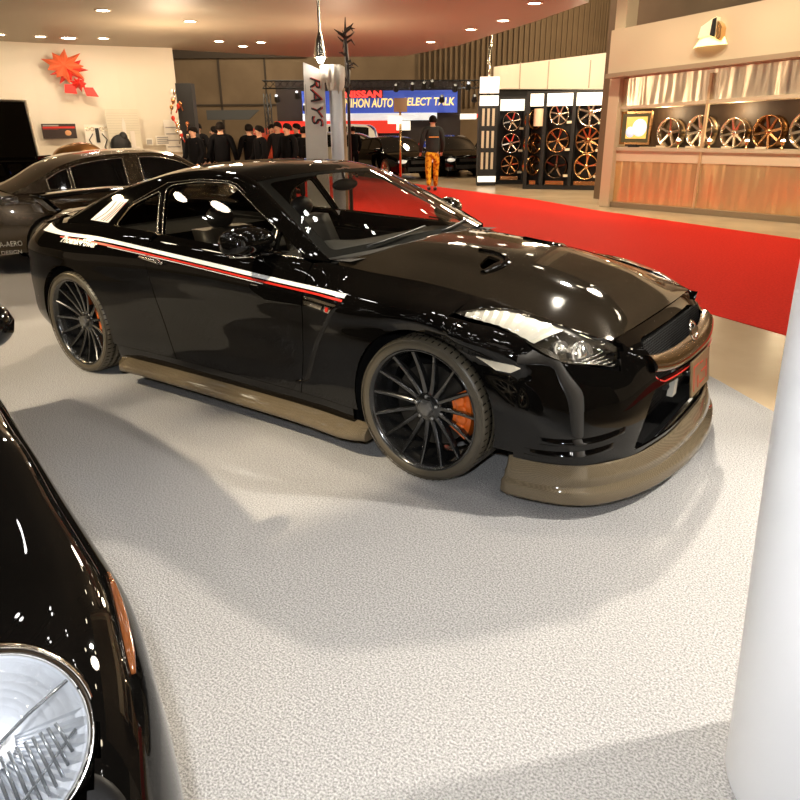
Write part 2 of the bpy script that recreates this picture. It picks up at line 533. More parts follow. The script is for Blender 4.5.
# ------------------------------------------------------------------ wheel (axle along y, outer face towards -y)
def tyre_mb(r=.345, ri=.286, w=.132, grooves=True):
    p = [(ri, -w + .016), (ri + .010, -w + .004), (r * .5 + ri * .5, -w - .001), (r - .016, -w + .006), (r - .006, -w + .016), (r, -w + .034)]
    if grooves:
        for g in (-.062, -.022, .022, .062):
            p += [(r, g - .007), (r - .008, g - .004), (r - .008, g + .004), (r, g + .007)]
    p += [(r, w - .034), (r - .006, w - .016), (r - .016, w - .006), (ri + .010, w - .004), (ri, w - .016)]
    mb = MB(); mb.lathe(p, axis='y', n=72)
    mb.lathe([(r * .5 + ri * .5 + .012, -w - .0005), (r * .5 + ri * .5 + .012, -w - .003), (r * .5 + ri * .5 + .016, -w - .003), (r * .5 + ri * .5 + .016, -w + .003)], axis='y', n=72)
    return mb
def spoke_mb(a, r0=.055, r1=.275, y0=-.062, y1=-.112, w0=.012, w1=.0075):
    """one slim curved spoke at angle a"""
    mb = MB(); rows = []
    n = 8
    for i in range(n + 1):
        t = i / n; r = r0 + (r1 - r0) * t
        y = y0 + (y1 - y0) * (t ** 1.7); d = .030 * (1 - t) + .020
        w = w0 + (w1 - w0) * t
        ring = [(-w, d), (-w, .004), (-w * .55, 0), (w * .55, 0), (w, .004), (w, d)]
        rows.append([(r * cos(a) - q * sin(a), y + h, r * sin(a) + q * cos(a)) for q, h in ring])
    mb.grid(rows, False)
    mb.add(rows[0], [(0, 1, 2, 3, 4, 5)]); mb.add(rows[-1], [(5, 4, 3, 2, 1, 0)])
    return mb
def coupe_wheel(parent, x, y, sgn, rot0=0.0, stag='wheel'):
    w = bpy.data.objects.new('wheel', None); COL.objects.link(w); w.parent = parent
    w.location = (x, y, .345); w.rotation_euler = (0, 0, 0 if sgn < 0 else PI); w.empty_display_size = .1
    ty = tyre_mb().build('tyre', RUBBER, w)
    tg = MB(); tg.lathe([(.3405, -.03), (.3405, .03)], axis='y', n=48)
    for k in range(64):
        a = 2 * PI * k / 64
        for (ya, yb, da) in ((-.126, -.074, .02), (-.052, -.032, .012), (.032, .052, -.012), (.074, .126, -.02)):
            ra_, rb_ = (.3405, .3462) if ya < -.1 else ((.3462, .3405) if yb > .1 else (.3462, .3462))
            q = [(ra_, ya, a), (rb_, yb, a + da), (rb_, yb, a + da + .018), (ra_, ya, a + .018)]
            tg.add([((r_ + .0004) * cos(b_), y_, (r_ + .0004) * sin(b_)) for r_, y_, b_ in q], [(0, 1, 2, 3)])
    tg.build('tread_pattern', LINER, ty)
    rb = MB()
    rb.lathe([(.286, -.116), (.293, -.121), (.291, -.126), (.283, -.123), (.275, -.108), (.268, -.09), (.262, -.02), (.252, .0), (.252, .10), (.272, .118), (.286, .118)], axis='y', n=72)
    for k in range(15):
        m2 = spoke_mb(rot0 + 2 * PI * k / 15); rb.add(m2.v, m2.f, False)
    rb.lathe([(.0001, -.030), (.074, -.030), (.074, -.058), (.064, -.066), (.036, -.068), (.0001, -.068)], axis='y', n=30)
    rb.build('rim', SATIN, w)
    hb = MB()
    hb.lathe([(.040, -.066), (.040, -.082), (.035, -.090), (.024, -.094), (.0001, -.095)], axis='y', n=6, smooth=False)
    hb.build('hub_cap', mat('hub_cap_grey', (.18, .175, .165), .3, .6), w)
    for k in range(5):
        a = 2 * PI * k / 5 + .3; lb = MB()
        lb.lathe([(.008, -.064), (.008, -.078), (.005, -.080), (.0001, -.080)], (.056 * cos(a), 0, .056 * sin(a)), 'y', 6, False)
        lb.build('lug_nut', STEEL, w)
    return w
def brake(parent, x, y, sgn, ang, mirror=False):
    d = MB(); c = (x, y, .345); s = -1 if sgn < 0 else 1
    d.lathe([(.07, .0), (.07, s * .02), (.195, s * .02), (.195, s * -.012), (.07, s * -.012)], c, 'y', 48, False)
    d.lathe([(.0001, s * .035), (.085, s * .035), (.085, 0)], c, 'y', 30, False)
    d.build('brake_disc', DISC, parent)
    k = MB(); n = 10; h = .55
    def ring(a, r0, r1, ya, yb):
        return [(x + r0 * cos(a), y + s * ya, .345 + r0 * sin(a)), (x + r1 * cos(a), y + s * ya, .345 + r1 * sin(a)),
                (x + r1 * cos(a), y + s * yb, .345 + r1 * sin(a)), (x + r0 * cos(a), y + s * yb, .345 + r0 * sin(a))]
    R = [ring(ang - h + 2 * h * i / n, .135, .228, .052 - .008 * abs(i - n / 2) / n, -.03) for i in range(n + 1)]
    for i in range(n):
        k.add(R[i] + R[i + 1], [(0, 1, 5, 4), (1, 2, 6, 5), (2, 3, 7, 6), (3, 0, 4, 7)])
    k.add(R[0], [(3, 2, 1, 0)]); k.add(R[-1], [(0, 1, 2, 3)])
    for q in (-.36, -.12, .12, .36):
        a = ang + q; cc = (x + .182 * cos(a), 0, .345 + .182 * sin(a))
        k.lathe([(.026, y + s * .045), (.026, y + s * .060), (.020, y + s * .064), (.0001, y + s * .064)], cc, 'y', 14)
    k.build('brake_caliper', ORANGE, parent)['label'] = 'orange brake caliper'

car = thing('sports_coupe', 'glossy black two-door coupe with white and red side stripe on grey carpet', 'car')
AR = .385; WX = 1.39; WZ = .345
def arch(cx, x0, x1, zb0, zb1, n=28):
    """points along the wheel arch from (x0 side, low) to (x1 side, low)"""
    a0 = PI - math.asin((zb0 - WZ) / AR); a1 = math.asin((zb1 - WZ) / AR)
    return [(cx + AR * cos(a0 + (a1 - a0) * i / n), WZ + AR * sin(a0 + (a1 - a0) * i / n)) for i in range(n + 1)]
def beltline(x0, x1, n=20, d=0.0):
    return [(x0 + (x1 - x0) * i / n, belt(x0 + (x1 - x0) * i / n)[1] + d) for i in range(n + 1)]
GAP = .0028
door_rear = [(-.575, 1.0), (-.57, .87), (-.56, .80), (-.53, .69), (-.49, .555), (-.44, .39), (-.405, .26)]
door_front = [(.672, 1.0), (.678, .90), (.676, .80), (.665, .61), (.64, .40), (.615, .26)]
def xat(lst, z):
    return float(np.interp(z, [p[1] for p in lst][::-1], [p[0] for p in lst][::-1]))
for sg, MP, GP, nm in ((-1, SR, GR, 'r'), (1, SL, GL, 'l')):
    fl = sg < 0   # orientation
    fl = not fl
    # door outer skin
    zs = np.linspace(.262, .93, 12)
    rear = [(xat(door_rear, z) + GAP, float(z)) for z in zs]
    front = [(xat(door_front, z) - GAP, float(z)) for z in zs]
    top = beltline(-.575 + GAP, .675, 20, -.004)
    door = panel('door', front + top[::-1][1:-1] + rear[::-1], MP, PAINT, car, .028, .02, flip=fl)
    # rear quarter with arch
    rq = [(-1.95, .31), (-1.775, .31 + 0)] + []
    arc = arch(-WX, 0, 0, .27, .27)
    tail_edge = [(-1.95, z) for z in (.90, .80, .6, .4)]
    out = [(xat(door_rear, z) - GAP, float(z)) for z in zs[::-1]]
    out = beltline(-1.95, -.58, 30, 0)[:] + out[1:] + [(-.90, .262), (-.98, .262)] + arc[::-1] + [(-1.80, .262), (-1.95, .262)] + tail_edge[::-1]
    panel('rear_quarter_panel', out, MP, PAINT, car, .028, .03, flip=fl)
    # front fender
    hl_low = [(1.53, .808), (1.60, .802), (1.72, .780), (1.80, .757), (1.86, .735)]
    arc = arch(WX, 0, 0, .262, .262)
    out = [(xat(door_front, z) + GAP, float(z)) for z in zs] + beltline(.69, 1.53, 20, 0)[1:] + hl_low + \
          [(1.86, .6), (1.86, .45), (1.86, .262)] + arc[::-1] + [(.98, .262), (.9, .262)]
    panel('front_fender', out, MP, PAINT, car, .028, .008, flip=fl)
    # sill below the doors
    sill = [(-.985, .15), (-.985, .258), (.98, .258), (.98, .15)]
    panel('sill', sill, MP, PAINT, car, .04, .02, flip=fl, off=-.004)
    # side skirt blade in carbon
    mb = MB(); rows = []
    for i in range(31):
        x = -.95 + 2.03 * i / 30; y0 = side_y(x, .2)
        fl2 = min(1, (x + .95) / .06) * min(1, (1.08 - x) / .10); o = .035 + .045 * max(fl2, 0)
        rows.append([(x, sg * (y0 - .03), .190), (x, sg * (y0 + .004), .182), (x, sg * (y0 + o * .8), .160), (x, sg * (y0 + o), .152), (x, sg * (y0 + o), .122), (x, sg * (y0 + o - .02), .114), (x, sg * (y0 - .1), .118)])
    mb.grid(rows, True)
    mb.add(rows[0], [tuple(range(7))]); mb.add(rows[-1], [tuple(range(6, -1, -1))])
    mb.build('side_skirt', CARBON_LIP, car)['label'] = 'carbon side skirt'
    # wheel arch lips
    # greenhouse frame around side glass
    fw = rpoly([(-.515, .978), (-.615, 1.222), (-.57, 1.246), (-.35, 1.272), (-.10, 1.272), (-.03, 1.256), (.385, 1.065), (.385, .955), (-.05, .958)], [.01, .02, .03, .05, .03, .03, .01, .01, .2])
    qw = rpoly([(-1.00, 1.005), (-.90, 1.120), (-.68, 1.205), (-.655, 1.200), (-.565, .985), (-.96, .988)], [.02, .04, .02, .01, .01, .02])
    tri = rpoly([(.405, 1.062), (.585, .962), (.58, .948), (.405, .953)], .008)
    xs_r = np.linspace(-1.60, .745, 60)
    out = [(float(x), rail_z(float(x))) for x in xs_r] + beltline(.745, -1.60, 50, .002)
    panel('roof_pillar', out, GP, PAINT, car, .028, .02, holes=[fw, qw, tri], flip=fl)
    for nme, wpoly in (('side_window', fw), ('quarter_window', qw), ('quarter_window', tri)):
        panel(nme, wpoly, GP, GLASS_S, car, .05, 0, flip=fl, off=-.008)
    # bright trim under & round the windows
    def trim_line(pts, r=.005, close=False, off=.002, lab='window_trim', mt=TRIM, f=GP):
        P = []
        for a, b in pts:
            p = f(a, b); P.append((p[0], p[1] + sg * off, p[2]))
        mb = MB(); mb.tube(P, r, 6, closed=close); return mb.build(lab, mt, car)
    trim_line([(-1.02, 1.0), (-.98, .986), (-.56, .978), (-.05, .951), (.385, .947), (.60, .945)], .0055)
    trim_line(dens(fw, .03), .003, True)
    trim_line(dens(qw, .03), .004, True)
    trim_line([(-.90, 1.135), (-.62, 1.258), (-.35, 1.285), (-.10, 1.283), (-.02, 1.266), (.60, .965)], .0025)
    # pillar roll from rail to roof edge / glass edge
    rows = []
    for x in np.linspace(-.99, .07, 40):
        a = np.array(rail(float(x), sg)); b = np.array(roof_pt(float(x), sg * roof_edge(float(x))[1])); m = (a + b) / 2 + np.array([0, sg * .006, .006])
        rows.append([tuple(a), tuple(m), tuple(b)])
    # A pillar: rail to windshield edge
    for x, v in zip(np.linspace(.09, .745, 24), np.linspace(.99, 0, 24)):
        b = np.array(ws_pt(sg * 1.0, float(v))); a = np.array(rail(float(x), sg)); m = (a + b) / 2 + np.array([0, sg * .006, .007])
        rows.append([tuple(a), tuple(m), tuple(b)])
    mb = MB(); mb.grid(rows, True, flip=(sg < 0)); mb.build('roof_rail', PAINT, car)
    rows = []
    for x, v in zip(np.linspace(-.99, -1.60, 20), np.linspace(1, 0, 20)):
        b = np.array(rw_pt(sg * 1.0, float(v))); a = np.array(rail(float(x), sg)); m = (a + b) / 2 + np.array([0, sg * .008, .008])
        rows.append([tuple(a), tuple(m), tuple(b)])
    mb = MB(); mb.grid(rows, True); mb.build('rear_pillar', PAINT, car)
    # stripe
    st_t = [(-1.82, .957), (-1.62, .937), (-1.067, .931), (-.455, .902), (.063, .874), (.512, .847), (.955, .824)]
    st_b = [(-1.78, .914), (-1.568, .912), (-1.048, .911), (-.449, .882), (.069, .853), (.518, .828), (.958, .809)]
    def band(ts, bs, m, nme, off=.0015):
        ft = cubic([p[0] for p in ts], [p[1] for p in ts]); fb = cubic([p[0] for p in bs], [p[1] for p in bs])
        xs = np.linspace(ts[0][0], ts[-1][0], 60)
        poly = [(float(x), ft(float(x))) for x in xs] + [(float(x), fb(float(x))) for x in xs[::-1]]
        return panel(nme, poly, MP, m, car, .03, .001, flip=fl, off=off)
    band(st_t, st_b, WHITE_V, 'side_stripe')['label'] = 'white stripe along the side'
    band([(-1.50, .905), (-1.039, .901), (-.446, .873), (.07, .846), (.519, .820), (.95, .802)],
         [(-1.50, .899), (-1.033, .890), (-.443, .864), (.073, .836), (.521, .810), (.945, .793)], RED_V, 'side_stripe')['label'] = 'red stripe along the side'
    band([(-.95, .8855), (-.446, .861), (.07, .832), (.4, .812)], [(-.95, .8835), (-.443, .858), (.073, .829), (.4, .809)], WHITE_V, 'side_stripe')['label'] = 'thin white line along the side'
    if sg < 0:
        tm = text_mesh('side_lettering', 'Phoenix Power', .052, WHITE_V, car, Matrix.Identity(4), 0, shear=.35, offset=.0015, width=.40)
        for v in tm.data.vertices:
            x_ = -1.46 + v.co.x; z_ = .878 - (v.co.x * .02) + v.co.y; v.co = (x_, sg * (side_y(x_, z_) + .003), z_)
    # pillar decal
    dec = [(-1.31, 1.010), (-1.10, 1.150), (-.955, 1.148), (-1.10, 1.006)]
    dec = [(x, min(z, rail_z(x) - .004)) for x, z in dens(dec, .03)]
    panel('pillar_decal', dec, GP, WHITE_V, car, .03, .001, flip=fl, off=.0015)
    for q, mt in ((0.20, BLKPL), (.55, RED_V), (.72, BLKPL), (.90, RED_V)):
        a0 = np.array([-1.29 + .18 * q, 1.012]); b0 = np.array([-1.09 + .135 * q, 1.130])
        pts = []
        for i in range(9):
            t = i / 8; p = a0 * (1 - t) + b0 * t + np.array([.03 * sin(t * PI * 1.2) * (1 - q), 0]); pts.append(p)
        poly = [tuple(p + np.array([-.004, 0])) for p in pts] + [tuple(p + np.array([.004, 0])) for p in pts[::-1]]
        panel('decal_stroke', [(float(a), float(min(b, rail_z(a) - .006))) for a, b in poly], GP, mt, car, .03, .0005, flip=fl, off=.0035)
    # door handle
    mb = MB()
    P = [MP(x, z) for x, z in ((-.60, .856), (-.55, .858), (-.45, .848), (-.415, .838))]
    mb.tube([(p[0], p[1] + sg * .016, p[2]) for p in P], [.016, .023, .023, .014], 10, flat=.6)
    mb.tube([(P[0][0], P[0][1] - sg * .01, P[0][2]), (P[0][0], P[0][1] + sg * .014, P[0][2])], .01, 6)
    mb.tube([(P[3][0], P[3][1] - sg * .01, P[3][2]), (P[3][0], P[3][1] + sg * .014, P[3][2])], .009, 6)
    h = mb.build('door_handle', CHROME, door); h['label'] = 'bright metal door handle'
    # fender vent: bright bar with badge and the crease running down from it
    bar = [(.69, .786), (.925, .776), (.915, .766), (.69, .772)]
    panel('fender_vent_trim', bar, MP, TRIM, car, .03, .004, flip=fl, off=.004)
    bar = [(.69, .766), (.83, .757), (.815, .738), (.69, .746)]
    panel('fender_vent_trim', bar, MP, TRIM, car, .03, .004, flip=fl, off=.006)
    panel('fender_badge', [(.845, .762), (.905, .758), (.885, .728), (.84, .733)], MP, CHROME, car, .03, .004, flip=fl, off=.006)['label'] = 'small chrome fender badge'
    panel('badge_mark', [(.855, .757), (.875, .756), (.868, .735), (.85, .737)], MP, RED_V, car, .03, .0005, flip=fl, off=.008)
    cl = crv([(.925, .770), (.885, .735), (.80, .62), (.74, .52), (.69, .40), (.66, .345), (.60, .325)], 6)
    P = [MP(a, b) for a, b in cl]
    mb = MB(); mb.grid([[(p[0] - .012, p[1] + sg * .001, p[2]), (p[0] - .004, p[1] + sg * .012, p[2]), (p[0] + .004, p[1] + sg * .012, p[2] - .002), (p[0] + .016, p[1] - sg * .002, p[2] - .004)] for p in P])
    mb.build('fender_crease', PAINT, car)
    # side marker
    mk = [(1.652, .662), (1.69, .658), (1.815, .650), (1.845, .640), (1.800, .612), (1.735, .612)]
    panel('side_marker', [(x + .03, z) for x, z in mk], MP, AMBER, car, .03, .004, flip=fl, off=.003)['label'] = 'pale side marker lens'
    # wheels and brakes
    coupe_wheel(car, WX, sg * .800, sg, .08); coupe_wheel(car, -WX, sg * .800, sg, .2)
    brake(car, WX, sg * .80, sg, 0.0); brake(car, -WX, sg * .80, sg, 0.25)
    # wheel housings
    for cx in (WX, -WX):
        mb = MB(); mb.lathe([(AR + .004, sg * .905), (AR + .004, sg * .58), (.001, sg * .58)], (cx, 0, WZ), 'y', 32, True, -0.25, PI + .25)
        mb.build('wheel_housing', LINER, car)
    # mirror
    mb = MB(); P = []
    for i in range(13):
        t = i / 12; a = t * PI
        # loops across y ; section flattened
        row = []
        yy = sg * (.94 + .135 * -cos(a)); rr = sin(a) ** .45 if 0 < i < 12 else 0.001
        for k in range(17):
            b = 2 * PI * k / 16
            cx_ = cos(b); x = .345 + (.11 if cx_ > 0 else .055) * cx_ * rr - .02 * (abs(yy) - .93) / .13; z = 1.02 + .078 * sin(b) * rr * (1.0 if sin(b) > 0 else .85) 
            row.append((x, yy, z))
        P.append(row)
    mb.grid(P); mr = mb.build('door_mirror', PAINT, car)
    mb = MB(); mb.tube([(.42, sg * .79, .955), (.41, sg * .86, .960), (.36, sg * .90, .975)], [.035, .028, .03], 10, flat=.5); mb.build('mirror_arm', PAINT, mr)
    mb = MB(); mb.tube([(.27, sg * .84, .968), (.38, sg * .86, .958), (.42, sg * .95, .958), (.36, sg * 1.06, .966)], .006, 6); mb.build('mirror_trim', CHROME, mr)
    # headlight
    U = crv([(1.53, .855, .812), (1.62, .775, .826), (1.72, .700, .818), (1.93, .672, .776), (2.06, .632, .728), (2.125, .590, .705), (2.170, .555, .66), (2.19, .545, .615)], 6)
    L = crv([(1.53, .855, .808), (1.64, .862, .795), (1.755, .858, .775), (1.86, .852, .735), (1.955, .838, .690), (2.03, .785, .653), (2.10, .700, .638), (2.19, .545, .606)], 6)
    def hl(u, v, d=0.0):
        n = len(U) - 1; q = min(max(u, 0), 1) * n; i = min(int(q), n - 1); t = q - i
        a = np.array(U[i]) * (1 - t) + np.array(U[i + 1]) * t; b = np.array(L[i]) * (1 - t) + np.array(L[i + 1]) * t
        p = b * (1 - v) + a * v
        nn = np.array([.55, .55, .63]); p = p + nn * (.016 * 4 * v * (1 - v) * min(1, u * 4) * min(1, (1 - u) * 4 + .2) - d)
        return (float(p[0]), float(sg * p[1]), float(p[2]))
    hm = MB(); hm.grid([[hl(i / 40, j / 10, .05 * min(1, i / 8) * min(1, (40 - i) / 4 + .2) * sin(PI * min(max(j / 10, .0), 1)) ** .5 + .002) for j in range(11)] for i in range(41)])
    hd = hm.build('headlight', mat('headlight_housing', (.07, .06, .045), .25, .7), car)
    lm = MB(); lm.grid([[hl(i / 40, j / 10) for j in range(11)] for i in range(41)]); lm.build('headlight_lens', CLEAR, hd)
    # pale rear reflector section
    rm = MB(); rm.grid([[hl(.06 + .40 * i / 16, .10 + .80 * j / 6, .012 + .006 * (i % 2)) for j in range(7)] for i in range(17)], smooth=False)
    rm.build('headlight_reflector', mat('pale_reflector', (.56, .53, .45), .4, .0), hd)
    for (u, v, r) in ((.66, .50, .050), (.545, .42, .032)):
        c = np.array(hl(u, v, .045)); n = Vector((.80, sg * .45, .25)).normalized()
        mb = MB(); mb.lathe([(.0001, .02), (r * .5, .016), (r * .8, .004), (r * .86, 0)], n=24)
        mb.lathe([(r * .86, 0), (r, .012), (r * 1.05, -.01), (r * 1.0, -.035)], n=24)
        q = n.to_track_quat('Z', 'Y').to_matrix().to_4x4()
        mb.xf(Matrix.Translation(Vector(c)) @ q); mb.build('headlight_projector', mat('projector_chrome', (.9, .88, .82), .1, .9), hd)
    mb = MB()
    for k in range(5):
        mb.tube([hl(.74 + .045 * k, .18, .02), hl(.75 + .045 * k, .5, .028), hl(.74 + .045 * k, .82, .02)], .004, 6)
    mb.tube([hl(.70 + .03 * k, .12, .016) for k in range(9)], .004, 6)
    mb.build('headlight_trim', CHROME, hd)
    # canard creases of the bumper corner
    for z0, s0, s1, dz in ((.335, .14, .56, .03), (.275, .06, .50, .03)):
        mb = MB(); rows = []
        for i in range(19):
            t = i / 18; s = s0 + (s1 - s0) * t; z = z0 + dz * t * t
            o = .020 * sin(PI * t) ** .7
            row = []
            for dz2, k in ((.022, 0), (.010, .55), (.0, 1.0), (-.006, .5), (-.008, -.5)):
                p = nose(s, z + dz2, sg); tt = nose(s + .01, z, sg); nx, ny = (tt[1] - p[1]), -(tt[0] - p[0]); l = math.hypot(nx, ny)
                sgn2 = 1 if nx / l * p[0] > 0 else -1
                nx, ny = abs(nx / l), sg * abs(ny / l)
                row.append((p[0] + nx * (o * k + .001), p[1] + ny * (o * k + .001), p[2]))
            rows.append(row)
        mb.grid(rows); mb.build('bumper_crease', PAINT, car)

# triangle between fender, headlight and hood
for sg in (-1, 1):
    rows = []
    for i in range(13):
        t = i / 12; x = 1.53 + .19 * t
        be = belt(x); u = np.array((1.53, .855, .812)) * (1 - t) + np.array((1.72, .700, .818)) * t
        if t < .5: u = np.array((1.53, .855, .812)) * (1 - t / .47) + np.array((1.62, .775, .826)) * (t / .47) if t < .47 else np.array((1.62, .775, .826))
        a = np.array((x, be[0], be[1]))
        rows.append([(float(p[0]), sg * float(p[1]), float(p[2])) for p in (a, a * .5 + u * .5 + np.array((0, 0, .004)), u)])
    for i in range(1, 20):
        t = i / 19; k = 12 + t * 24; kk = min(int(k), len(U) - 2); f = k - kk
        u = np.array(U[kk]) * (1 - f) + np.array(U[kk + 1]) * f; x = float(u[0]); he = hood_edge(min(x, 2.135))
        a = np.array((x, he[0], he[1]))
        rows.append([(float(p[0]), sg * float(p[1]), float(p[2])) for p in (a, a * .5 + u * .5 + np.array((0, 0, .002)), u)])
    mb = MB(); mb.grid(rows); mb.build('fender_bridge', PAINT, car)

# hood
def hood_rear_x(y): return .905 - .15 * (abs(y) / .775) ** 2.2
N = 24
ys = [-.735 + 1.47 * i / N for i in range(N + 1)]
rear_e = [(hood_rear_x(y) + .012, y) for y in ys]
xs_e = np.linspace(.80, 2.08, 26)
left_e = [(float(x), hood_edge(float(x))[0] - .004) for x in xs_e]
def lead_x(y): return 2.142 - .022 * (abs(y) / .6) ** 3
lead = [(lead_x(y), y) for y in np.linspace(.585, -.585, 20)]
right_e = [(x, -y) for x, y in left_e[::-1]]
rear_e = [p for p in rear_e if abs(p[1]) < left_e[0][1] - .01]
outl = left_e + [(float(a), float(b)) for a, b in lead] + right_e + rear_e
ducts = []
for sg in (-1, 1):
    ducts.append(rpoly([(1.37, sg * .285), (1.385, sg * .41), (1.425, sg * .445), (1.45, sg * .31)], .02))
hood = panel('hood', outl, hood_pt, CARBON, car, .03, .015, holes=ducts, off=.001)
hood['label'] = 'carbon fibre hood'
for sg in (-1, 1):
    mb = MB(); mb.bbox((1.27, min(sg * .24, sg * .48), .86), (1.49, max(sg * .24, sg * .48), .868), .002); mb.build('hood_duct', LINER, hood)
    c = crv([(1.30, sg * .25), (1.38, sg * .24), (1.47, sg * .285), (1.475, sg * .38), (1.44, sg * .47)], 6)
    rows = []
    for (x, y) in c:
        z = hood_pt(x, y)[2]
        rows.append([(x - .018, y - sg * .004, z - .02), (x - .012, y, z + .010), (x, y, z + .014), (x + .022, y + 0, z + .001)])
    mb = MB(); mb.grid(rows); mb.build('duct_lip', CHROME if False else PAINT, hood)
    # shut line liner
# front bumper skin
def nose2(t, z): return nose(1 - abs(t), z, -1 if t < 0 else 1)
half = [(1.0, .735), (.93, .712), (.85, .682), (.75, .656), (.67, .645), (.60, .632), (.53, .616), (.475, .607), (.462, .640), (.45, .672), (.43, .70), (.40, .712)]
half += [(t, .717) for t in (.3, .2, .1, 0)]
out = [(t, z) for t, z in half] + [(-t, z) for t, z in half[::-1][1:]] + [(-1, .6), (-1, .45), (-1, .24)] + [(t, .225) for t in (-.9, -.7, -.5, -.3, 0, .3, .5, .7, .9)] + [(1, .24), (1, .45), (1, .6)]
gA = rpoly([(-.245, .535), (-.245, .668), (-.2, .688), (.2, .688), (.245, .668), (.245, .535)], .02)
gB = rpoly([(-.36, .262), (-.275, .45), (-.25, .500), (.25, .500), (.275, .45), (.36, .262)], .015)
bump = panel('front_bumper', out, nose2, PAINT, car, .03, .012, holes=[gA, gB])
# grille mesh and ducts behind the openings
mb = MB(); mb.box((2.05, -.60, .24), (2.14, .60, .66)); mb.build('grille_back', LINER, bump)
mb = MB()
for k in range(13):
    z = .545 + .0115 * k; mb.tube([(2.25 - .25 * (z - .53), y, z) for y in (-.44, -.2, 0, .2, .44)], .002, 4, smooth=False)
for k in range(40):
    y = -.44 + .0225 * k; mb.tube([(2.248, y, .54), (2.21, y, .69)], .002, 4, smooth=False)
mb.build('upper_grille', BLKPL, bump)
mb = MB()
for k in range(15):
    z = .275 + .016 * k; mb.tube([(2.20, y, z) for y in (-.56, 0, .56)], .002, 4, smooth=False)
for k in range(56):
    y = -.55 + .02 * k; mb.tube([(2.20, y, .26), (2.20, y, .50)], .002, 4, smooth=False)
mb.build('lower_grille', BLKPL, bump)
# glossy bar across the upper grille, curved like a shallow U; bronze is floor reflection painted in
mb = MB(); rows = []
for i in range(33):
    t = -1 + 2 * i / 32; y = .475 * t; x = 2.335 - .055 * abs(t) ** 2.4; up_ = .060 * abs(t) ** 4
    zc = .578 + up_ * .5; hh = .031
    rows.append([(x - .055, y, zc + hh + .006), (x - .022, y, zc + hh + .008), (x + .004, y, zc + hh * .45), (x + .014, y, zc - hh * .1), (x + .013, y, zc - hh * .7), (x + .003, y, zc - hh), (x - .04, y, zc - hh - .004)])
mb.grid(rows); gb = mb.build('grille_bar', mat('floor_reflection_bar', (.11, .058, .02), .25, .7, 1.0, .03), bump); gb['label'] = 'glossy bar across the grille with bronze floor reflection painted in'
mb = MB(); pts = []
for i in range(41):
    t = (-1 + 2 * i / 40) * .90; y = .50 * t; z = .522 + .150 * max(0, (abs(t) - .82) / .18) ** 1.6
    p = nose(1 - min(abs(y) / 1.94 if False else 0, 1), z) if False else None
    x = 2.338 - .055 * (abs(t)) ** 2.6 - .085 * max(0, (abs(t) - .82) / .18)
    pts.append((x + .004, y, z))
mb.tube(pts, .0035, 6); mb.build('grille_pinstripe', RED_V, bump)['label'] = 'thin red line round the grille'
# emblem
mb = MB(); mb.lathe([(.046, -.004), (.050, 0), (.046, .006), (.038, .006), (.036, 0)], n=32)
mb.box((-.054, -.012, .0), (.054, .012, .010))
Mx = Matrix.Translation((2.305, 0, .655)) @ Matrix.Rotation(PI / 2 - .35, 4, 'Y') @ Matrix.Rotation(PI / 2, 4, 'Z')
mb.xf(Mx); mb.build('front_emblem', CHROME, bump)
# intake duct panels, pale
for sg in (-1, 1):
    mb = MB(); mb.prism([(.27, .40), (.27, .52), (.44, .36), (.44, .385)][0:0] or [(sg * .47, .30), (sg * .42, .30), (sg * .38, .41), (sg * .42, .42)], 2.205, 2.225, 'yz')
    mb.build('intake_duct', mat('pale_duct', (.62, .60, .55), .45), bump)
mb = MB(); mb.prism([(-.30, .42), (-.24, .42), (-.24, .53), (-.27, .53)], 2.30, 2.325, 'yz'); mb.build('plate_bracket', SILVERP, bump)
# number plate
pl = MB(); pl.bbox((-.006, -.155, -.085), (.006, .155, .085), .003)
PM = Matrix.Translation((2.362, .0, .462)) @ Matrix.Rotation(-.12, 4, 'Y')
pl.xf(PM); plate = pl.build('number_plate', mat('plate_bronze', (.28, .20, .11), .3, .6), car); plate['label'] = 'dark bronze show plate'
mb = MB()
for (a_, b_, c_, d_) in ((-.13, -.06, -.122, .05), (-.13, .05, -.05, .057), (-.06, -.06, -.05, .0), (-.02, -.05, .06, -.043), (.0, .0, .10, .007), (.09, -.05, .098, .04), (-.02, .045, .03, .052)): mb.box((.0062, a_, b_), (.0075, c_, d_))
mb.xf(PM); mb.build('plate_marking', RED_V, plate)
mb = MB(); mb.tube([(2.30, -.06, .46), (2.355, -.06, .46)], .012, 8); mb.tube([(2.30, .06, .46), (2.355, .06, .46)], .012, 8); mb.tube([(2.29, -.3, .46), (2.30, 0, .46), (2.29, .3, .46)], .016, 8); mb.build('plate_holder', BLKPL, car)

# front lip
lipT = crv([(1.835, .895), (1.88, .905), (2.0, .888), (2.12, .83), (2.222, .712), (2.308, .495), (2.340, .25), (2.347, 0)], 6)
lipB = crv([(1.815, .925), (1.86, .935), (1.985, .918), (2.128, .868), (2.245, .755), (2.345, .54), (2.405, .25), (2.420, 0)], 6)
lipT = [(x, -y) for x, y in lipT] + [(x, y) for x, y in lipT[::-1][1:]]
lipB = [(x, -y) for x, y in lipB] + [(x, y) for x, y in lipB[::-1][1:]]
rows = []; n = len(lipT)
for i, (a, b) in enumerate(zip(lipT, lipB)):
    q = min(i, n - 1 - i) / 6.0            # 0 at the ends
    e = min(1, q / 2.6)
    def L2(t, z): return (a[0] + (b[0] - a[0]) * t, a[1] + (b[1] - a[1]) * t, z)
    rows.append([L2(-.6, .236), L2(.02, .238), L2(.10, .232), L2(.25 + .1 * e, .19), L2(.50 + .05 * e, .168), L2(.40 + .12 * (1 - e), .150), L2(.45 + .15 * (1 - e), .140), L2(.85, .130), L2(.97, .120), L2(1.0, .078), L2(.96, .070), L2(-.6, .075)])
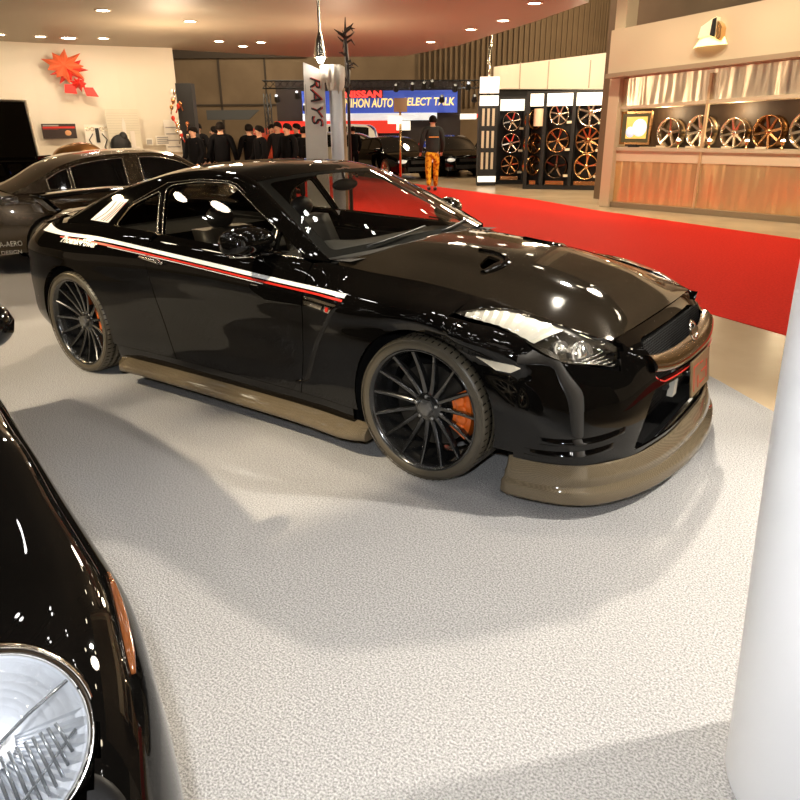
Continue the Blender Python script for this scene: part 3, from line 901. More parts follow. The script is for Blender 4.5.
mb = MB(); mb.grid(rows, True); mb.add(rows[0], [tuple(range(12))]); mb.add(rows[-1], [tuple(range(11, -1, -1))])
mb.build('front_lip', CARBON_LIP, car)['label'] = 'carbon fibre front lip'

# roof, deck, windshield, rear window
out = [(header_x(y), y) for y in np.linspace(.573, -.573, 21)] 
out = [(float(a) - .004, float(b)) for a, b in out]
e1 = [(float(x), -roof_edge(float(x))[1] + .001) for x in np.linspace(.06, -.89, 30)]
rr = [(float(rearhd_x(y)) + .004, float(y)) for y in np.linspace(-.55, .55, 21)]
e2 = [(x, -y) for x, y in e1[::-1]]
panel('roof', out + e1 + rr + e2, roof_pt, PAINT, car, .04, .02)
def frame2(d): return [(-1 + d, d), (1 - d, d), (1 - d, 1 - d), (-1 + d, 1 - d)]
panel('windshield', rpoly([(-.995, .0), (.995, .0), (.995, 1), (-.995, 1)], .01), ws_pt, GLASS, car, .08, 0, off=.002)
panel('windshield_border', [(-1, 0), (1, 0), (1, 1), (-1, 1)], ws_pt, LINER, car, .05, 0, holes=[rpoly([(-.93, .065), (.93, .065), (.925, .95), (-.925, .95)], .05)], off=-.002)
panel('rear_window', [(-.97, .04), (.97, .04), (.97, .97), (-.97, .97)], rw_pt, GLASS, car, .08, 0, off=.0)
dk = [(-2.26, y) for y in np.linspace(-.45, .45, 8)]
dkR = [(float(x), -(belt(float(max(x, -1.95)))[0] - .003) * (1 if x > -1.95 else 1 - .55 * ((-1.95 - x) / .31) ** 1.6)) for x in np.linspace(-1.60, -2.24, 20)]
dkL = [(x, -y) for x, y in dkR[::-1]]
rwb = [(float(-1.685 + .07 * (abs(y) / .66) ** 2), float(y)) for y in np.linspace(.70, -.70, 20)]
panel('trunk_lid', dkR + [(float(a), float(b)) for a, b in dk] + dkL + rwb, deck_pt, PAINT, car, .04, .02)
def tail2(t, z): return tail(1 - abs(t), z, -1 if t < 0 else 1)
panel('rear_bumper', [(-1, .25), (-1, .935), (-.6, .955), (0, .99), (.6, .955), (1, .935), (1, .25)], tail2, PAINT, car, .04, .02, flip=True)
mb = MB()
for i in range(25):
    pass
mb.prism([(-1.80, -.60), (-1.80, .60), (-2.20, .60), (-2.28, .3), (-2.28, -.3), (-2.20, -.60)], .17, .26, 'xy'); mb.build('rear_diffuser', CARBON_LIP, car)
for y in (-.56, -.36, .36, .56):
    t = 0; mb = MB(); mb.lathe([(.0001, .02), (.05, .018), (.066, .004), (.07, -.02)], n=24)
    xx = -2.235 - .06 * (1 - abs(y) / .8)
    mb.xf(Matrix.Translation((xx, y, .80)) @ Matrix.Rotation(-PI / 2, 4, 'Y')); mb.build('tail_lamp', REDL, car)
for y in (-.56, -.44, .44, .56):
    mb = MB(); mb.lathe([(.05, -.2), (.05, .02), (.045, .02), (.044, -.2)], n=20); mb.xf(Matrix.Translation((-2.27, y, .28)) @ Matrix.Rotation(-PI / 2, 4, 'Y')); mb.build('exhaust_pipe', CHROME, car)
# rear wing
mb = MB(); rows = []
for i in range(29):
    t = -1 + 2 * i / 28; y = .66 * t; x = -2.17 + .05 * t * t; z = 1.115 - .015 * t * t
    rows.append([(x + .085, y, z - .006), (x + .08, y, z + .006), (x, y, z + .016), (x - .09, y, z + .020), (x - .10, y, z + .012), (x, y, z - .004), (x + .085, y, z - .006)])
mb.grid(rows); mb.add(rows[0][:6], [tuple(range(6))]); mb.add(rows[-1][:6], [tuple(range(5, -1, -1))])
wing = mb.build('rear_wing', PAINT, car)
for s in (-1, 1):
    mb = MB(); mb.prism([(s * .50, 1.0), (s * .545, 1.0), (s * .665, 1.12), (s * .625, 1.12)], -2.20, -2.09, 'yz')
    mb.build('wing_stand', PAINT, wing)
# underbody, cabin tub, dark inner boxes added to block light through gaps
mb = MB(); mb.box((-2.0, -.56, .15), (2.05, .56, .60)); mb.box((-.98, -.84, .15), (.96, .84, .55)); mb.box((1.78, -.80, .18), (2.04, .80, .58)); mb.box((-2.05, -.72, .2), (-1.78, .72, .85)); mb.box((-1.7, -.56, .6), (-1.0, .56, .9)); mb.box((.75, -.56, .6), (1.95, .56, .70))
mb.box((-.98, -.862, .25), (.60, -.80, .84)); mb.box((-.98, .80, .25), (.60, .862, .84)); mb.box((1.9, -.62, .19), (2.19, .62, .235)); mb.box((2.19, -.45, .19), (2.26, .45, .235)); mb.box((.5, -.78, .25), (.95, .78, .85)); mb.box((-1.8, -.74, .76), (-.9, -.5, .92)); mb.box((-1.8, .5, .76), (-.9, .74, .92)); mb.box((.85, -.66, .74), (1.9, -.5, .76)); mb.box((.85, .5, .74), (1.9, .66, .76))
mb.build('underbody', LINER, car)
# dashboard
mb = MB(); rows = []
for i in range(17):
    y = -.74 + 1.48 * i / 16; b = .035 * math.exp(-((y + .36) / .2) ** 2)
    rows.append([(.20, y, .72), (.22, y, .84), (.27, y, .90 + b), (.36, y, .925 + b), (.55, y, .935), (.86, y, .945)])
mb.grid(rows); mb.build('dashboard', INTER, car)
# steering wheel
mb = MB(); mb.tube([(.03 * 0 + 0, .185 * cos(a), .185 * sin(a)) for a in [2 * PI * k / 28 for k in range(28)]], .014, 8, closed=True)
for a in (PI / 2 + PI, .2, PI - .2): mb.tube([(0.02, 0, 0), (0, .18 * cos(a), .18 * sin(a))], .014, 6)
mb.ball((.02, 0, 0), (.03, .06, .06))
mb.xf(Matrix.Translation((.12, -.36, .86)) @ Matrix.Rotation(-.35, 4, 'Y')); mb.build('steering_wheel', BLKPL, car)
def seat(x, y, s=1.0, parent=car):
    st = MB(); 
    P = []
    for i in range(9):
        t = i / 8
        P.append([(x + .50 * (1 - t) * 1 - 0, y - .25, .42 + .05 * (1 - t)), (x + .5 * (1 - t), y - .22, .50 + .04 * (1 - t)), (x + .5 * (1 - t), y, .46 + .04 * (1 - t)), (x + .5 * (1 - t), y + .22, .50 + .04 * (1 - t)), (x + .5 * (1 - t), y + .25, .42)])
    st.grid(P)
    P = []
    for i in range(9):
        t = i / 8; w = .24 - .05 * t; xx = x - .22 * t; z = .50 + .48 * t
        P.append([(xx - .08, y - w, z), (xx + .05, y - w, z), (xx + .03, y - w * .6, z), (xx, y, z), (xx + .03, y + w * .6, z), (xx + .05, y + w, z), (xx - .08, y + w, z), (xx - .08, y - w, z)])
    st.grid(P); st.add(P[-1][:7], [tuple(range(7))])
    o = st.build('seat', SEATM, parent)
    hb = MB(); hb.ball((x - .25, y, 1.04), (.045, .11, .07)); hb.tube([(x - .25, y - .05, .97), (x - .25, y - .05, 1.02)], .008, 6); hb.tube([(x - .25, y + .05, .97), (x - .25, y + .05, 1.02)], .008, 6)
    hb.build('headrest', SEATM, o)
    return o
seat(-.25, -.37); seat(-.25, .37)
mb = MB(); mb.bbox((-.98, -.55, .45), (-.72, .55, .80), .05); mb.build('rear_seat', SEATM, car)
mb = MB(); mb.ball((.22, 0, 1.235), (.02, .12, .035)); mb.tube([(.22, 0, 1.24), (.20, 0, 1.31)], .008, 6); mb.build('cabin_mirror', BLKPL, car)
mb = MB()
for y0 in (-.56, .04):
    base = ws_pt(y0 / .775, .02); tip = ws_pt((y0 + .50) / .79, .10)
    p = [np.array(ws_pt((y0 + .5 * k / 6) / .78, .015 + .085 * k / 6)) + np.array([.012, 0, .014]) for k in range(7)]
    mb.tube([tuple(q) for q in p], .006, 6)
mb.build('wiper', BLKPL, car)
# cowl at the foot of the windshield
mb = MB(); mb.grid([[(.90 - .15 * abs(y / .775) ** 2.2 - .05, y, .955 - .03 * abs(y / .775) ** 2), (.925 - .15 * abs(y / .775) ** 2.2, y, .972 - .04 * abs(y / .775) ** 2)] for y in np.linspace(-.76, .76, 20).tolist()]); mb.build('cowl', BLKPL, car)
# ================================================================== HALL
FR = Vector((.812, .584, 0)); FF = Vector((-.584, .812, 0)); F0 = Vector((3.045, -3.364, 0)); FA = math.atan2(.584, .812)
def FP(x, d, z=0.0): return tuple(F0 + FR * x + FF * d + Vector((0, 0, z)))
def noise_col(name, c1, c2, scale, rough=.8, bump=0.0, detail=6, coat=0, extra=None, lo=.35, hi=.65, bdist=.01, spec=.5):
    m = mat(name, c1, rough, 0, coat, .1, spec=spec)
    nt = m.node_tree; b = nt.nodes['Principled BSDF']
    tc = nt.nodes.new('ShaderNodeTexCoord'); nz = nt.nodes.new('ShaderNodeTexNoise'); nz.inputs['Scale'].default_value = scale; nz.inputs['Detail'].default_value = detail
    cr = nt.nodes.new('ShaderNodeValToRGB'); cr.color_ramp.elements[0].position = lo; cr.color_ramp.elements[1].position = hi
    cr.color_ramp.elements[0].color = (*c1, 1); cr.color_ramp.elements[1].color = (*c2, 1)
    nt.links.new(tc.outputs['Object'], nz.inputs['Vector']); nt.links.new(nz.outputs['Fac'], cr.inputs[0]); nt.links.new(cr.outputs[0], b.inputs['Base Color'])
    if bump:
        bp = nt.nodes.new('ShaderNodeBump'); bp.inputs['Strength'].default_value = bump; bp.inputs['Distance'].default_value = bdist
        nt.links.new(nz.outputs['Fac'], bp.inputs['Height']); nt.links.new(bp.outputs[0], b.inputs['Normal'])
    return m
FLOORM = noise_col('hall_floor_beige', (.46, .35, .22), (.55, .43, .28), 1.2, .22)
CARPET = noise_col('grey_carpet', (.22, .215, .21), (.53, .52, .51), 150, .95, .8, 3, lo=.33, hi=.67, bdist=.006, spec=.1)
REDC = noise_col('red_carpet_pile', (.62, .018, .010), (.74, .028, .014), 40, .9, .2, spec=.1)
CEILM = mat('ceiling_beige', (.41, .36, .27), .55)
WALLW = mat('wall_cream', (.78, .70, .56), .6)
BROWN = noise_col('hall_wall_brown', (.16, .115, .07), (.20, .145, .09), .8, .8)
BEIGE = mat('fascia_beige', (.55, .44, .30), .4)
DARKM = mat('matte_black', (.006, .006, .006), .6)
LAMP = mat('lamp_glow', (1, 1, 1), .5, emit=(1, .86, .62), es=28)
LAMP.cycles.emission_sampling = 'NONE'
LAMPC = mat('lamp_glow_cool', (1, 1, 1), .5, emit=(1, .97, .92), es=40); LAMPC.cycles.emission_sampling = 'NONE'
SIGNW = mat('lit_sign_white', (.9, .88, .82), .5, emit=(1, .93, .78), es=.9)
GOLD = mat('gold_metal', (.86, .58, .26), .22, 1.0)
BRONZE = mat('bronze_metal', (.50, .28, .12), .25, 1.0)
SILV = mat('polished_alloy', (.88, .78, .62), .18, 1.0)

def slab(name, poly, z0, z1, m, st=True):
    mb = MB(); mb.prism(poly, z0, z1); o = mb.build(name, m)
    return struct(o) if st else o
slab('floor', [(-70, -30), (40, -30), (40, 70), (-70, 70)], -.2, -.004, FLOORM)
gc = slab('grey_carpet', [(9, -5.5), (5.0, -1.5), (2.61, .93), (2.21, 1.33), (-2.0, 4.9), (-6, 7.4), (-11.6, 8.2), (-14, 3), (-14.5, -6.2), (9, -6.2)], -.003, .0, CARPET, False)
tag(gc, 'speckled grey carpet under the parked cars', 'carpet')
rc = slab('red_carpet', [(6.5, .30), (2.39, 2.74), (1.72, 3.14), (-3.0, 5.9), (-14, 12.3), (-14, 17.2), (-8.9, 14.45), (-4.3, 12.1), (-2.05, 10.5), (1.73, 8.42), (8.0, 5.0)], -.003, .0, REDC, False)
tag(rc, 'long bright red carpet aisle behind the coupe', 'carpet')
slab('ceiling', [(-12.55, 9.0), (-11.44, 12.37), (-9.3, 14.0), (-6.65, 12.62), (-3.36, 10.0), (-1.9, 8.7), FP(2.2, 11.6)[:2], FP(-9.5, 11.0)[:2], (-17, -4), (-17, 2), (-14.6, 4)], 3.4, 3.6, CEILM)
slab('ceiling', [(-60, -30), (40, -30), (40, 65), (-60, 65)], 9.8, 10.0, mat('hall_roof_dark', (.05, .038, .028), .8))
# cream booth wall, gently curved
def wallstrip(name, pts, z0, z1, th, m):
    mb = MB(); P = crv([(*p, 0) for p in pts], 5); L = []
    for i, p in enumerate(P):
        a = Vector(P[max(i - 1, 0)]); b = Vector(P[min(i + 1, len(P) - 1)]); t = (b - a).normalized(); n = Vector((t.y, -t.x, 0))
        q = Vector(p); r = q - n * th
        L.append([(q.x, q.y, z0), (q.x, q.y, z1), (r.x, r.y, z1), (r.x, r.y, z0), (q.x, q.y, z0)])
    mb.grid(L, False); mb.add(L[0][:4], [(0, 1, 2, 3)]); mb.add(L[-1][:4], [(3, 2, 1, 0)])
    return struct(mb.build(name, m))
wallstrip('wall_left', [(-15.8, -9.5), (-15.6, -3), (-15.0, 2.0), (-13.95, 5.4), (-13.15, 7.2), (-12.3, 8.64)], 0, 3.4, .18, WALLW)
# hall walls far away
KS = 1.4
def FPs(x, d, z=0.0): return FP(x * KS, d * KS, 1.544 + (z - 1.544) * KS)
def far(o, x, d, z):
    o.location = FPs(x, d, z); o.scale = (KS, KS, KS)
    return o
def Fbox(mb, x0, x1, d0, d1, z0, z1):
    vs = [FP(x, d, z) for z in (z0, z1) for (x, d) in ((x0, d0), (x1, d0), (x1, d1), (x0, d1))]
    return mb.add(vs, [(3, 2, 1, 0), (4, 5, 6, 7), (0, 1, 5, 4), (1, 2, 6, 5), (2, 3, 7, 6), (3, 0, 4, 7)])
mb = MB(); Fbox(mb, -34, 30, 40, 40.3, 0, 14)
for k in range(60):
    x = 1.0 + .27 * k; Fbox(mb, x, x + .08, 39.8, 40.0, 2.6, 14)
struct(mb.build('wall_back', BROWN))
mb = MB(); Fbox(mb, -12.3, -4.8, 39.7, 39.95, 5.0, 6.1); Fbox(mb, -9.4, -9.3, 39.9, 40.0, 0, 5.0); Fbox(mb, -7.0, -6.92, 39.9, 40.0, 0, 5.0); Fbox(mb, -12, -5.4, 39.9, 40, 2.75, 2.83)
struct(mb.build('trim_1', mat('dark_brown_trim', (.05, .038, .028), .8)))
mb = MB(); Fbox(mb, -25, 22, -7.3, -7, 0, 9); struct(mb.build('wall_front', BROWN))

# ------------------------------------------------------------------ right display wall
RO = Vector((-2.288, 11.442, 0)); RD = Vector((.966, -.2597, 0)).normalized(); RN = Vector((RD.y, -RD.x, 0))   # RN points towards the aisle
RN = Vector((-.2597, -.966, 0)).normalized()
def RP(s, o, z): return tuple(RO + RD * s + RN * o + Vector((0, 0, z)))
def hz(z0, z1, s): return z0 + (z1 - z0) * s / 3.6
def Rbox(mb, s0, s1, o0, o1, za, zb, zc=None, zd=None):
    """za..zb heights at s0; zc..zd at s1"""
    zc = za if zc is None else zc; zd = zb if zd is None else zd
    vs = [RP(s0, o0, za), RP(s1, o0, zc), RP(s1, o1, zc), RP(s0, o1, za), RP(s0, o0, zb), RP(s1, o0, zd), RP(s1, o1, zd), RP(s0, o1, zb)]
    return mb.add(vs, [(3, 2, 1, 0), (4, 5, 6, 7), (0, 1, 5, 4), (1, 2, 6, 5), (2, 3, 7, 6), (3, 0, 4, 7)])
E = 6.2
def H(z0, k=.0): return (z0, z0 + k * E / 3.6)
mb = MB(); Rbox(mb, -1.2, E + 2, -1.4, -1.2, 0, 7); struct(mb.build('wall_right', BROWN))
mb = MB(); Rbox(mb, -.10, .13, -.25, .12, 0, 6.5); struct(mb.build('trim_2', mat('post_beige', (.60, .48, .32), .5)))
disp = thing('display_shelf_unit', 'long beige wall unit with lit shelf and rippled metal panels', 'shelf unit', RP(0, 0, 0))
def rpart(nm, m, *boxes):
    mb = MB()
    for b in boxes: Rbox(mb, *b)
    o = mb.build(nm, m, disp); o.matrix_parent_inverse = Matrix.Translation(-Vector(RP(0, 0, 0))); return o
k_ = .10
rpart('fascia', BEIGE, (0.0, E, -.6, .35, 2.50, 3.25, 2.50 + .22, 3.25 + .35))
rpart('ledge', mat('ledge_brown', (.30, .22, .14), .5), (-.02, E, -.4, .40, 2.42, 2.50, 2.64, 2.72))
def ripple(name, cols, rough, fr):
    m = mat(name, cols, rough, 1.0)
    nt = m.node_tree; b = nt.nodes['Principled BSDF']
    tc = nt.nodes.new('ShaderNodeTexCoord'); mp = nt.nodes.new('ShaderNodeMapping'); mp.inputs['Rotation'].default_value = (0, 0, .262); mp.inputs['Scale'].default_value = (1, 1, .12)
    nz = nt.nodes.new('ShaderNodeTexNoise'); nz.inputs['Scale'].default_value = fr; nz.inputs['Detail'].default_value = 2
    bp = nt.nodes.new('ShaderNodeBump'); bp.inputs['Strength'].default_value = 1.0; bp.inputs['Distance'].default_value = .16
    nt.links.new(tc.outputs['Object'], mp.inputs['Vector']); nt.links.new(mp.outputs[0], nz.inputs['Vector']); nt.links.new(nz.outputs['Fac'], bp.inputs['Height']); nt.links.new(bp.outputs[0], b.inputs['Normal'])
    return m
RIP1 = ripple('rippled_silver_panel', (.92, .82, .64), .34, 2.6); RIP2 = ripple('rippled_copper_panel', (.88, .62, .32), .27, 2.4)
RIP2.node_tree.nodes['Principled BSDF'].inputs['Metallic'].default_value = .72
rpart('upper_panel', RIP1, (0.02, E, -.3, -.02, 1.92, 2.42, 2.12, 2.64))
rpart('shelf_back', mat('shelf_back_brown', (.045, .025, .013), .6), (0.0, E, -.50, -.46, 1.12, 1.95))
rpart('shelf_top', BEIGE, (0.0, E, -.46, .03, 1.865, 1.92, 2.04, 2.11))
rpart('shelf_board', BEIGE, (0.0, E, -.46, .04, 1.10, 1.165))
rpart('apron', mat('apron_beige', (.70, .55, .38), .5), (0.0, E, -.05, 0.0, .90, 1.10))
rpart('lower_panel', RIP2, (0.0, E, -.3, -.02, .10, .90))
rpart('plinth', mat('plinth_brown', (.26, .19, .12), .4), (-.05, E, -.3, .06, 0.0, .10))
for s in (-.01, 1.92, 3.95, 5.9): rpart('mullion', mat('mullion_gold', (.72, .52, .30), .35, .5), (s, s + .05, -.02, .03, .10, 2.42))
# wheels shown on walls and racks: rim of radius r facing -y in its own frame
def show_wheel(name, r, n, m, depth=.20, split=False, mi=None):
    o = bpy.data.objects.new(name, None); COL.objects.link(o); o.empty_display_size = .1
    mb = MB(); mb.lathe([(r * .93, .005), (r * .97, -.004), (r, .0), (r, .012), (r * .90, .03), (r * .86, depth * .5), (r * .9, depth * .8), (r * .98, depth), (r * .96, depth + .004), (r * .88, depth * .95), (r * .83, depth * .5), (r * .88, .035), (r * .93, .005)], axis='y', n=36)
    mb.build('rim_barrel', m, o)
    sp = MB()
    for k in range(n):
        a = 2 * PI * k / n + .2
        for da in ((-.10, .10) if split else (0,)):
            rows = []
            for i in range(5):
                t = i / 4; rr = r * (.16 + .78 * t); w = r * ((.06 if split else .115) * (1 - .25 * t)); y = .045 - .03 * t; aa = a + da * t
                rows.append([(rr * cos(aa) - q * sin(aa), y + h, rr * sin(aa) + q * cos(aa)) for q, h in ((-w, .03), (-w * .7, 0), (w * .7, 0), (w, .03))])
            sp.grid(rows, False)
    sp.build('spokes', m, o)
    hb = MB(); hb.lathe([(.0001, .02), (r * .10, .02), (r * .14, .03), (r * .2, .045), (r * .21, .08)], axis='y', n=20); hb.build('wheel_hub', mi or m, o)
    return o
def put(o, p, rz, tilt=0): o.location = p; o.rotation_euler = (tilt, 0, rz)
ra = math.atan2(RD.y, RD.x)
for i, (s, r, n, m, z, lab, off) in enumerate([
    (1.16, .265, 5, SILV, 1.43, 'gold-lit five-spoke alloy wheel next to the monitor on the shelf', 0),
    (1.78, .285, 8, SILV, 1.455, 'eight-spoke alloy wheel left of the shelf divider', 0),
    (2.42, .255, 8, SILV, 1.425, 'polished alloy wheel just right of the shelf divider', 0),
    (3.02, .275, 8, BRONZE, 1.445, 'dark bronze eight-spoke wheel on the lit shelf', 0),
    (3.66, .30, 10, SILV, 1.47, 'bright many-spoke wheel cut by the right edge of the picture', 0)]):
    w = show_wheel('alloy_wheel', r, n, m, .22, mi=m); put(w, RP(s, -.10, z), ra - .16)
    tag(w, lab, 'wheel', 'alloy wheels on the lit wall shelf')
for i, s in enumerate((1.45, 2.06, 2.75, 3.36)):
    mb = MB(); mb.bbox((-.09, -.02, 0), (.09, .02, .035), .004); o = mb.build('price_card', mat('card_cream', (.8, .7, .5), .5)); o.location = RP(s - .35, .0, 1.166); o.rotation_euler = (0, 0, ra)
    tag(o, 'small cream name card below the shelf wheels, ' + ['first from the monitor', 'second from the monitor', 'third from the monitor', 'last before the right edge'][i], 'card', 'name cards on the lit shelf')
    mb = MB(); mb.lathe([(.0001, 0), (.03, 0), (.03, .02), (.012, .03), (.03, .09), (.05, .13), (.0001, .12)], n=16); o = mb.build('shelf_lamp', GOLD); o.location = RP(s, -.02, 1.166)
    b2 = MB(); b2.ball((0, 0, .135), (.035, .035, .02)); g = b2.build('bulb', LAMP, o)
    tag(o, 'small glowing gold spotlight standing on the shelf, ' + ['left one', 'second from left', 'third from left', 'right one'][i], 'lamp', 'little spotlights between the shelf wheels')
# monitor
tv = thing('monitor', 'framed monitor showing a silver wheel at the left end of the shelf', 'monitor', RP(.47, -.05, 1.166), ra)
mb = MB(); mb.box((-.34, 0, .05), (.34, .05, .66)); mb.build('screen_frame', BRONZE, tv)
mb = MB(); mb.box((-.30, -.006, .09), (.30, 0, .62)); mb.build('screen', mat('screen_dark', (.01, .01, .01), .1, emit=(.9, .6, .2), es=.12), tv)
mb = MB(); mb.box((-.20, -.010, .16), (.26, -.006, .56)); mb.build('screen_image', mat('screen_yellow', (.7, .45, .1), .3, emit=(1, .62, .12), es=.7), tv)
mb = MB(); mb.lathe([(.0001, -.012), (.06, -.012), (.15, -.014), (.16, -.010)], (.10, 0, .36), 'y', 24); mb.lathe([(.0001, -.011), (.10, -.011), (.10, -.010)], (-.10, 0, .28), 'y', 16); mb.build('screen_wheel_picture', mat('screen_blue', (.6, .7, .8), .3, emit=(.62, .75, .9), es=.8), tv)
mb = MB(); mb.box((-.1, -.04, 0), (.1, .06, .05)); mb.build('stand', DARKM, tv)
# wedge shaped light above the fascia
hat = thing('wall_emblem', 'glowing wedge-shaped emblem with book-like top on beige fascia', 'emblem', RP(2.05, .36, 2.78), ra)
mb = MB(); P = []
for i in range(13):
    a = PI * i / 12; P.append([(-.30 * cos(a) , -.02 - .16 * sin(a), .02 + .02 * i / 12), (-.22 * cos(a), -.0 - .10 * sin(a), .15 + .02 * i / 12), (-.12 * cos(a), 0, .19)])
mb.grid(P); mb.build('shade', mat('emblem_glow', (1, .9, .5), .4, emit=(1, .85, .35), es=.9), hat)
mb = MB(); mb.prism([(-.20, .17), (-.16, .34), (.02, .44), (.10, .47), (.10, .20)], -.12, .02, 'xz'); mb.build('page_block', mat('emblem_cream', (.85, .75, .5), .4, emit=(1, .85, .5), es=.25), hat)
mb = MB(); mb.prism([(.03, .19), (.045, .43), (.10, .45), (.11, .16)], -.15, -.12, 'xz'); mb.build('spine', DARKM, hat)
mb = MB(); mb.prism([(.13, .14), (.13, .40), (.18, .36), (.22, .30), (.22, .10)], -.14, .02, 'xz'); mb.build('cover', GOLD, hat)

# ------------------------------------------------------------------ racks of wheels further back
def rack(name, label, x, d, rz, W, Hh, cols, rows_z, wheels, side=None, header=True, group=None, signs=()):
    R = thing(name, label, 'display rack', FP(x, d), FA + rz, group)
    mb = MB(); mb.box((0, .32, 0), (W, .36, Hh))
    mb.build('back_board', DARKM, R)
    for cx in cols:
        mb = MB(); mb.box((cx - .045, -.02, 0), (cx + .045, .32, Hh)); mb.build('upright', DARKM, R)
    mb = MB(); mb.box((0, -.01, 0), (W, .32, .10)); mb.build('base', DARKM, R)
    mb = MB(); mb.box((0, -.01, Hh - .04), (W, .32, Hh)); mb.build('top_board', DARKM, R)
    for a, b in zip(cols[:-1], cols[1:]):
        if header:
            mb = MB(); mb.box((a + .045, -.03, Hh - .36), (b - .045, 0, Hh - .06)); mb.build('header_sign', SIGNW, R)
        mb = MB(); mb.box((a + .12, -.015, .12), (b - .14, -.005, .22)); mb.build('name_strip', BRONZE, R)
    for a, b, txt in signs:
        text_mesh('header_lettering', txt, .13, DARKM, R, Matrix.Translation(((a + b) / 2, -.035, Hh - .26)) @ Matrix.Rotation(PI / 2, 4, 'X'), .002, align='CENTER')
    return R
def rackpt(R, lx, ly, z):
    a = R.rotation_euler.z; return (R.location.x + lx * cos(a) - ly * sin(a), R.location.y + lx * sin(a) + ly * cos(a), z)
RB = rack('wheel_rack', 'wide black rack showing wheels in two lit columns', 3.32, 19.75, -.34, 2.12, 2.42, [.05, .48, 1.22, 2.05], None, None, signs=[(.48, 1.22, 'ENKEI'), (1.22, 2.05, 'RACING')][0:0])
RA = rack('wheel_rack', 'narrow black rack with one column of star-shaped wheels', 2.80, 21.6, -.1, .98, 2.36, [.03, .80, .95], None, None)
spec = [(RB, .84, 1.86, .255, 7, SILV, False, 'polished wheel with rounded spokes, top of the middle rack column'), (RB, .84, 1.23, .30, 6, BRONZE, True, 'bronze split-spoke wheel in the middle of its rack column'), (RB, .84, .58, .30, 5, mat('black_chrome', (.12, .08, .05), .2, 1), False, 'dark five-spoke wheel at the bottom of the rack column'),
        (RB, 1.62, 1.90, .34, 7, SILV, False, 'large bright wheel at the top of the right rack column'), (RB, 1.62, 1.23, .33, 10, BRONZE, False, 'gold-rimmed wheel with black spokes, right rack column centre'), (RB, 1.62, .58, .32, 5, GOLD, True, 'gold five double-spoke wheel, bottom right of the rack'),
        (RA, .42, 1.72, .26, 6, SILV, False, 'six-pointed star wheel at top of the narrow rack'), (RA, .42, 1.13, .27, 6, SILV, False, 'round-holed alloy wheel in the middle of the narrow rack'), (RA, .42, .53, .26, 6, BRONZE, False, 'reddish alloy wheel at the bottom of the narrow rack')]
for R, lx, z, r, n, m, sp, lab in spec:
    w = show_wheel('rack_wheel', r, n, m, .16, sp); put(w, rackpt(R, lx, .02, z), R.rotation_euler.z - .15); tag(w, lab, 'wheel', 'alloy wheels on the black racks')
    pc = MB(); pc.box((-.06, 0, -.03), (.06, .008, .03)); o = pc.build('price_tag', mat('card_cream', (.8, .7, .5), .5)); o.location = rackpt(R, lx + .28, -.045, z - r * .75); o.rotation_euler = (0, 0, R.rotation_euler.z)
    tag(o, 'small cream price tag beside the ' + lab.split(',')[0].split(' at ')[0].split(' in ')[0], 'tag', 'price tags on the wheel racks')
for z, lab in ((1.75, 'top edge-on wheel between the two racks'), (1.15, 'middle edge-on wheel between the two racks'), (.60, 'bottom edge-on wheel between the two racks')):
    w = show_wheel('rack_wheel', .26, 6, BRONZE, .18); put(w, rackpt(RB, .24, .14, z), RB.rotation_euler.z + .95); tag(w, lab, 'wheel', 'alloy wheels on the black racks')
mb = MB(); mb.lathe([(.12, 0), (.12, .42)], n=24, a0=PI, a1=2 * PI); mb.lathe([(.10, 0), (.10, .42)], n=24, a0=PI, a1=2 * PI)
o = mb.build('curved_sign', mat('curved_sign_bronze', (.75, .55, .38), .35)); o.location = rackpt(RB, .33, -.06, 1.58); o.rotation_euler = (0, 0, RB.rotation_euler.z); tag(o, 'curved copper sign plate hanging in front of the rack post', 'sign')
# louvred stand
st = thing('sign_stand', 'black upright stand with pale louvre strips and lit white top', 'stand', FP(2.22, 21.0), FA)
mb = MB(); mb.box((0, 0, 0), (.52, .4, 2.36)); mb.build('post', DARKM, st)
for z0 in (.45, 1.02, 1.60):
    for k in range(3):
        mb = MB(); mb.box((.08 + .14 * k, -.01, z0), (.15 + .14 * k, 0, z0 + .45)); mb.build('louvre', mat('louvre_cream', (.6, .5, .36), .5), st)
mb = MB(); mb.box((0, -.03, 2.12), (.52, .0, 2.38)); mb.build('lower_sign', SIGNW, st)
mb = MB(); mb.box((.0, -.03, 2.44), (.52, .1, 2.85)); mb.build('upper_sign', SIGNW, st)
mb = MB(); mb.box((0, -.02, .1), (.52, 0, .26)); mb.build('foot_sign', SIGNW, st)
mb = MB(); mb.tube([(.26, .2, 2.3), (.26, .2, 3.9)], .05, 8); mb.build('pole', SILV, st)
# lightbox fascia above the racks
lb = thing('light_box', 'long glowing cream light box above the wheel racks', 'light box', FP(2.75, 22.4), FA - .25)
mb = MB(); mb.prism([(0, 2.62), (4.0, 2.52), (4.0, 3.55), (0, 3.20)], 0, .3, 'xz'); mb.build('box_front', mat('light_box_cream', (.85, .74, .55), .4, emit=(1, .78, .45), es=.28), lb)
for x in (.75, 1.55, 2.7, 3.3): 
    mb = MB(); mb.box((x, -.02, 2.58), (x + .03, 0, 3.3)); mb.build('divider', mat('light_box_edge', (.6, .5, .35), .5), lb)
mb = MB(); mb.box((0, .3, 0), (4.0, .4, 2.6)); mb.build('back_panel', DARKM, lb)
